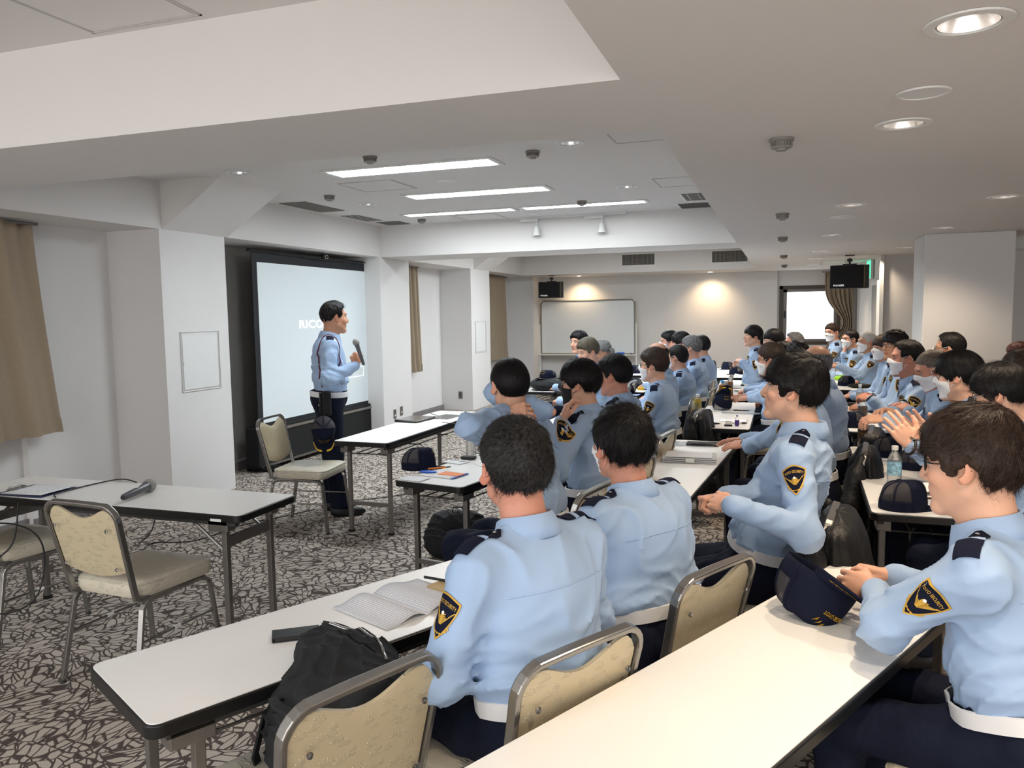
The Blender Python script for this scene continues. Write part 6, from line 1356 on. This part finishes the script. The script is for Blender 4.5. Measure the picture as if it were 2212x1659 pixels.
# clipboard
q = onz(85, 1062, .7); o = empty('clipboard', (q.x, q.y, TZ), radians(2)); tag(o, 'blue clipboard with handwritten sheets on the left table', 'clipboard'); MB().bb(-.17, .14, -.12, .12, 0, .004).build('board', mat('board_blue', rgb(34, 44, 84), .4), o, bevel=.001)
MB().grid(lambda u, v: (-.14+.27*u, -.105+.21*v, .006+.006*u*u), 8, 4).build('sheets', M_script, o, smooth=60, solid=.002); MB().bb(-.165, -.135, -.05, .05, .006, .014).tube([(-.15, -.05, .014), (-.17, -.03, .02), (-.17, .03, .02), (-.15, .05, .014)], .0025, 6).build('clip', M_chrome, o)
q = onz(455, 1124, .68); pl = MB().bb(-.03, .03, -.0015, 0, -.006, .006).build('inventory_tag', M_whitem, loc=(onz(455, 1124, .68).x, 2.9045, .672)); tag(pl, 'small silver inventory tag on the left table edge', 'tag')
# ---- table E: file case, notebook, pen
q = onz(1490, 994, .7); o = empty('file_case', (q.x, q.y, TZ), radians(4)); tag(o, 'stack of clear plastic file cases on the table by the curly-haired man', 'file case')
for k in range(3): MB().bb(-.155, .155, -.11, .11, .001+k*.011, .009+k*.011).build('case_layer', mat('frosted_case', rgb(214, 218, 222), .2, alpha=.75), o, bevel=.002)
MB().bb(-.02, .03, -.113, -.11, .005, .03).build('clasp', M_whitem, o); MB().bb(-.14, .13, -.10, .09, .034, .0355).build('papers', M_paper, o)
q = onz(1500, 960, .7); sheet('clear_sleeve', q, .26, .17, 3, 'clear sleeve under the dark notebook', 'sleeve', mat('sleeve', rgb(216, 218, 220), .2, alpha=.6)); o = empty('notebook', (q.x+.05, q.y, TZ+.005), radians(2)); tag(o, 'dark grey notebook beside the resting hand', 'notebook'); MB().bb(-.10, .11, -.065, .065, 0, .006).build('cover', M_gdark, o, bevel=.001)
pen(onz(1515, 965, .7), -4, 'black pen on the dark grey notebook', z=TZ+.0125)
# ---- table F, G, H
pen(onz(1590, 916, .7), 0, 'white marker pen with black tips on the middle table', M_whitem, .17, .008, name='marker_pen', cat='marker'); q = onz(1573, 921, .7); o = MB().bb(-.03, .03, -.01, .01, 0, .014).build('eraser', M_black, bevel=.005, loc=(q.x, q.y, TZ)); tag(o, 'small black eraser in front of the marker pen', 'eraser')
sheet('paper_sheet', onz(1585, 909, .7), .22, .15, 2, 'white sheet under the marker pen'); sheet('clear_sleeve', onz(1600, 893, .7), .32, .10, -2, 'clear sleeve across the seam of two middle tables', 'sleeve', MATS['sleeve']); pen(onz(1602, 889, .7), 0, 'black pen clipped on the clear sleeve', z=TZ+.004)
cy_c = onz(1538, 866, .7); o = MB().bb(-.06, .06, -.002, .002, 0, .06).build('cyan_card', mat('cyan_card', rgb(130, 222, 220), .6), loc=(cy_c.x, cy_c.y, TZ), rz=radians(-20)); o.rotation_euler.x = radians(-20); tag(o, 'cyan card sticking out of the tilted cap', 'card')
sheet('paper_sheet', onz(1600, 842, .7), .25, .3, 0, 'white sheet with red pens on it'); pen(onz(1588, 840, .7), 10, 'red pen on the sheet by the amber bottle', M_red); pen(onz(1600, 846, .7), -5, 'black pen on the sheet by the amber bottle'); q = onz(1613, 834, .7)
o = MB().bb(-.07, .07, -.012, .012, 0, .018).build('pen_case', M_black, bevel=.005, loc=(q.x, q.y, TZ)); tag(o, 'slim dark pen case on the middle table', 'pen case'); sheet('paper_sheet', onz(1557, 834, .7), .1, .12, 6, 'crumpled receipt behind the amber bottle', curl=.012); sheet('white_cloth', onz(1605, 811, .7), .22, .2, 0, 'white cloth beside the right far cap', 'cloth', curl=.02); sheet('paper_sheet', onz(1590, 800, .7), .2, .2, 0, 'white paper behind the right far cap')
# ---- right tables
q = onz(1965, 1060, .7); o = MB().grid(lambda u, v: ((u-.5)*.26, (v-.5)*.16, .012+.010*sin(u*14+3*v)*sin(v*9+u*4)+.008*sin(u*5)), 30, 18).build('white_cloth', M_paper, smooth=80, solid=.003, loc=(q.x+.08, q.y-.02, TZ+.008), rz=radians(8)); tag(o, 'crumpled white cloth beside the water bottle', 'cloth')
o = MB().bb(-.06, .06, -.009, .009, 0, .006).build('pen_case', M_brownlab, bevel=.002, loc=(*onz(2015, 1078, .7)[:2], TZ), rz=radians(10)); tag(o, 'brown strip behind the near mesh cap', 'pen case'); pen(onz(1975, 1045, .7), 5, 'pencil beside the crumpled cloth', M_wood)
sheet('paper_sheet', onz(1920, 993, .7), .2, .1, 4, 'papers under the folded cap beside the latte bottle'); q = onz(1940, 926, .7); o = empty('phone_case', (q.x, q.y, TZ), radians(5)); tag(o, 'long black case on the right table before the clasped hands', 'case'); MB().bb(-.10, .10, -.03, .03, 0, .022).build('case_cover', M_gdark, o, bevel=.006)
q = onz(1905, 893, .7); o = empty('tablet', (q.x, q.y, TZ), radians(12)); tag(o, 'black tablet lying near the resting hands on the right table', 'tablet'); MB().bb(-.09, .09, -.09, .09, 0, .009).build('tablet_body', M_black, o, bevel=.004); MB().bb(-.05, .03, -.02, .03, .009, .0095).build('sticker', M_whitem, o)
o = MB().bb(-.06, .06, -.025, .025, 0, .03).build('black_box', M_black, bevel=.004, loc=(*onz(1838, 877, .7)[:2], TZ)); tag(o, 'small black box left of the ruddy man hands', 'box'); o = MB().bb(-.025, .025, -.012, .012, 0, .022).build('white_box', M_whitem, bevel=.003, loc=(onz(1838, 877, .7).x-.10, onz(1838, 877, .7).y, TZ)); tag(o, 'tiny white box at the left of the black box', 'box')
q = onz(1822, 828, .7); gp = empty('pouch', (q.x+.03, q.y+.35, 0), 0); tag(gp, 'lime green pouch on the far right table', 'pouch'); soft('pouch_body', [((0, 0, .735), (.12, .07, .04))], .007, M_green, gp, 3, .003, 30, cuts=(((0, 0, .702), (0, 0, -1)),)); MB().tube([(-.1, -.03, .765), (0, -.05, .775), (.1, -.03, .765)], .003, 5).build('zip', M_black, gp)
q = onz(1858, 838, .7); gp = empty('pouch', (q.x, q.y, 0), 0); tag(gp, 'flat black pouch at the front of the far right table', 'pouch'); soft('pouch_body', [((0, 0, .725), (.14, .06, .027))], .007, M_nylon, gp, 5, .003, 30, cuts=(((0, 0, .702), (0, 0, -1)),)); MB().tube([(-.12, -.03, .735), (.12, -.03, .735)], .002, 5).build('zip', M_gdark, gp)
q = onz(1793, 812, .7); gp = empty('plastic_bag', (q.x-.02, q.y, 0), 0); tag(gp, 'white plastic bag beside the far clear bottle', 'bag'); soft('bag_body', [((0, 0, .78), (.09, .07, .09)), ((.02, 0, .86), (.04, .03, .04))], .009, M_paper, gp, 7, .006, 34, cuts=(((0, 0, .702), (0, 0, -1)),))
o = MB().bb(-.05, .05, -.04, .04, 0, .012).build('orange_packet', M_orange, bevel=.003, loc=(*onz(1850, 826, .7)[:2], TZ)); tag(o, 'small orange packet behind the flat black pouch', 'packet')
# left far tables
for px, py, c_, lb_ in ((1362, 853, M_blue, 'blue leaflet on the table before the man in dark-framed glasses'), (1385, 842, M_orange, 'yellow orange pouch below the white mask in the front row')):
    if c_ is M_blue: sheet('leaflet', onz(px, py, .7), .2, .14, 0, lb_, 'leaflet', mat('leaflet_blue', rgb(150, 185, 232), .6))
    else: o = MB().bb(-.04, .04, -.02, .02, 0, .03).build('small_pouch', mat('yellow', rgb(232, 180, 40), .6), bevel=.006, loc=(*onz(px, py, .7)[:2], TZ)); tag(o, lb_, 'pouch')
sheet('paper_sheet', onz(1370, 866, .7), .2, .15, 0, 'paper at the end of the hidden front table'); sheet('pink_towel', onz(1200, 826, .7), .25, .2, 10, 'pale pink towel behind the large black bag', 'towel', mat('towel_pink', rgb(232, 208, 204), .9), curl=.05); sheet('blue_folder', onz(1215, 829, .7), .25, .2, 0, 'light blue folder beside the large black bag', 'folder', mat('folder_blue', rgb(120, 180, 220), .5), curl=.03)
pen(onz(1915, 1245, .7), -3, 'dark pen on the foreground table beyond the hands')
# ================================================================= jackets over chair backs
def jacket(x, y, face, label, seed, zb=.16, w_=.25, txt=None, th=.10):
    o = empty('black_jacket', (x, y, 0), radians(face-90)); tag(o, label, 'jacket'); q = np.random.RandomState(seed).rand(8)*6
    def fn(u, v):
        a = u*2*pi; k = min(1, v/.09); sh = max(0, 1-(1-k)**2)**.3 if k > 0 else 0; z = .842-(.842-zb)*v+.012*sin(3*a+q[0])*v
        fo = v**.7*(.020*sin(7*a+q[1]+2.2*v+.8*sin(3*v*3+q[2]))+.012*sin(13*a+q[3]+4*v)+.008*sin(5*v*6+2*a+q[4])); sq = 1/max(.35, (abs(cos(a))**3+abs(sin(a))**3)**(1/3))
        rx = (w_*(.86+.20*v))*sh*sq+fo; ry = (th*(.35+.75*v**.6))*sh*sq+fo
        return (rx*cos(a), -.325-.035*v+ry*sin(a), z+.012*sin(2*a+q[5])*v)
    b = MB().grid(fn, 72, 40); bo = b.build('jacket_body', M_nylon, o, smooth=80, solid=.003)
    for s in (-1, 1):
        P = []; R_ = []
        for t in np.linspace(0, 1, 22): P.append((s*(w_*(.80+.25*min(1, t*2))+.012*sin(5*t+q[6])), -.31+.04*sin(3*t+q[7])+.05*t, .83-.52*t)); R_.append(.050*(1+.10*sin(t*26+q[2])+.07*sin(t*41))*min(1, .15+sqrt(t*3.2)))
        sl_ = MB().tube(P, R_, 14); so = sl_.build('jacket_sleeve', M_nylon, bo, smooth=80)
        if txt and s < 0:
            bv = BVHTree.FromPolygons([Vector(v) for v in sl_.v], sl_.f)
            for k, (tt, sz) in enumerate(txt):
                V, F_ = text_mesh(tt, sz, .0, True); pp = project(bv, P[11], (0, -1, 0), (0, 0, 1), (-1, 0, 0), [(v.x, v.y-.05*k, 0) for v in V], .003, .2); MB().add(pp, F_).build('jacket_lettering', M_paper, so)
def chair_of(k): p = PEOPLE[k]; return p['b'][0]+p['fw'][0]*.05, p['b'][1]+p['fw'][1]*.05, p['f']
jacket(*chair_of('p3'), 'shiny black jacket with white lettering over the chair of the curly-haired man', 3, .12, .27, (('TSC', .045), ('TEU', .04)), th=.15)
jacket(*chair_of('bald'), 'black jacket over the chair of the bald man beside the right tables', 8, .14, .25, (('T', .04), ('U', .04)), th=.12); jacket(*chair_of('pw'), 'black jacket over the chair of the man wearing a wristwatch', 12, .2, .22); jacket(*chair_of('pg'), 'black jacket over the chair of the brown-haired man in dark-framed glasses', 15, .2, .23)
# ================================================================= speaker's belt pouch and hanging cap
wp = W3(705, 868, 6.08); o = empty('belt_pouch', Vector(wp), radians(34-90)); o.scale = (1.3, 1.2, 1.25); tag(o, 'black belt pouch on the standing man white belt', 'pouch')
MB().bb(-.042, .042, -.032, .03, -.085, .065).build('pouch_body', M_pole, o, bevel=.016, bseg=4, smooth=50); MB().bb(-.032, .032, -.044, -.03, -.075, .01).build('front_pocket', M_pole, o, bevel=.01, bseg=3, smooth=50); MB().bb(-.04, .04, -.045, -.033, .0, .06).build('flap', M_black, o, bevel=.006); MB().lathe([(0, .004), (.006, .003), (.007, 0)], (0, -.047, -.02), 10, Matrix.Rotation(radians(90), 3, 'X')).build('snap', M_silver, o)
cz = W3(699, 928, 6.03); ho_ = cap(cz, 0, 'navy cap with gold laurel hanging from the standing man belt pouch', s=1.12)
zc_ = Vector((.53, -.82, .18)).normalized(); yc_ = Vector((0, 0, -1)); yc_ = (yc_-zc_*yc_.dot(zc_)).normalized(); ho_.rotation_euler = Matrix((yc_.cross(zc_), yc_, zc_)).transposed().to_euler()
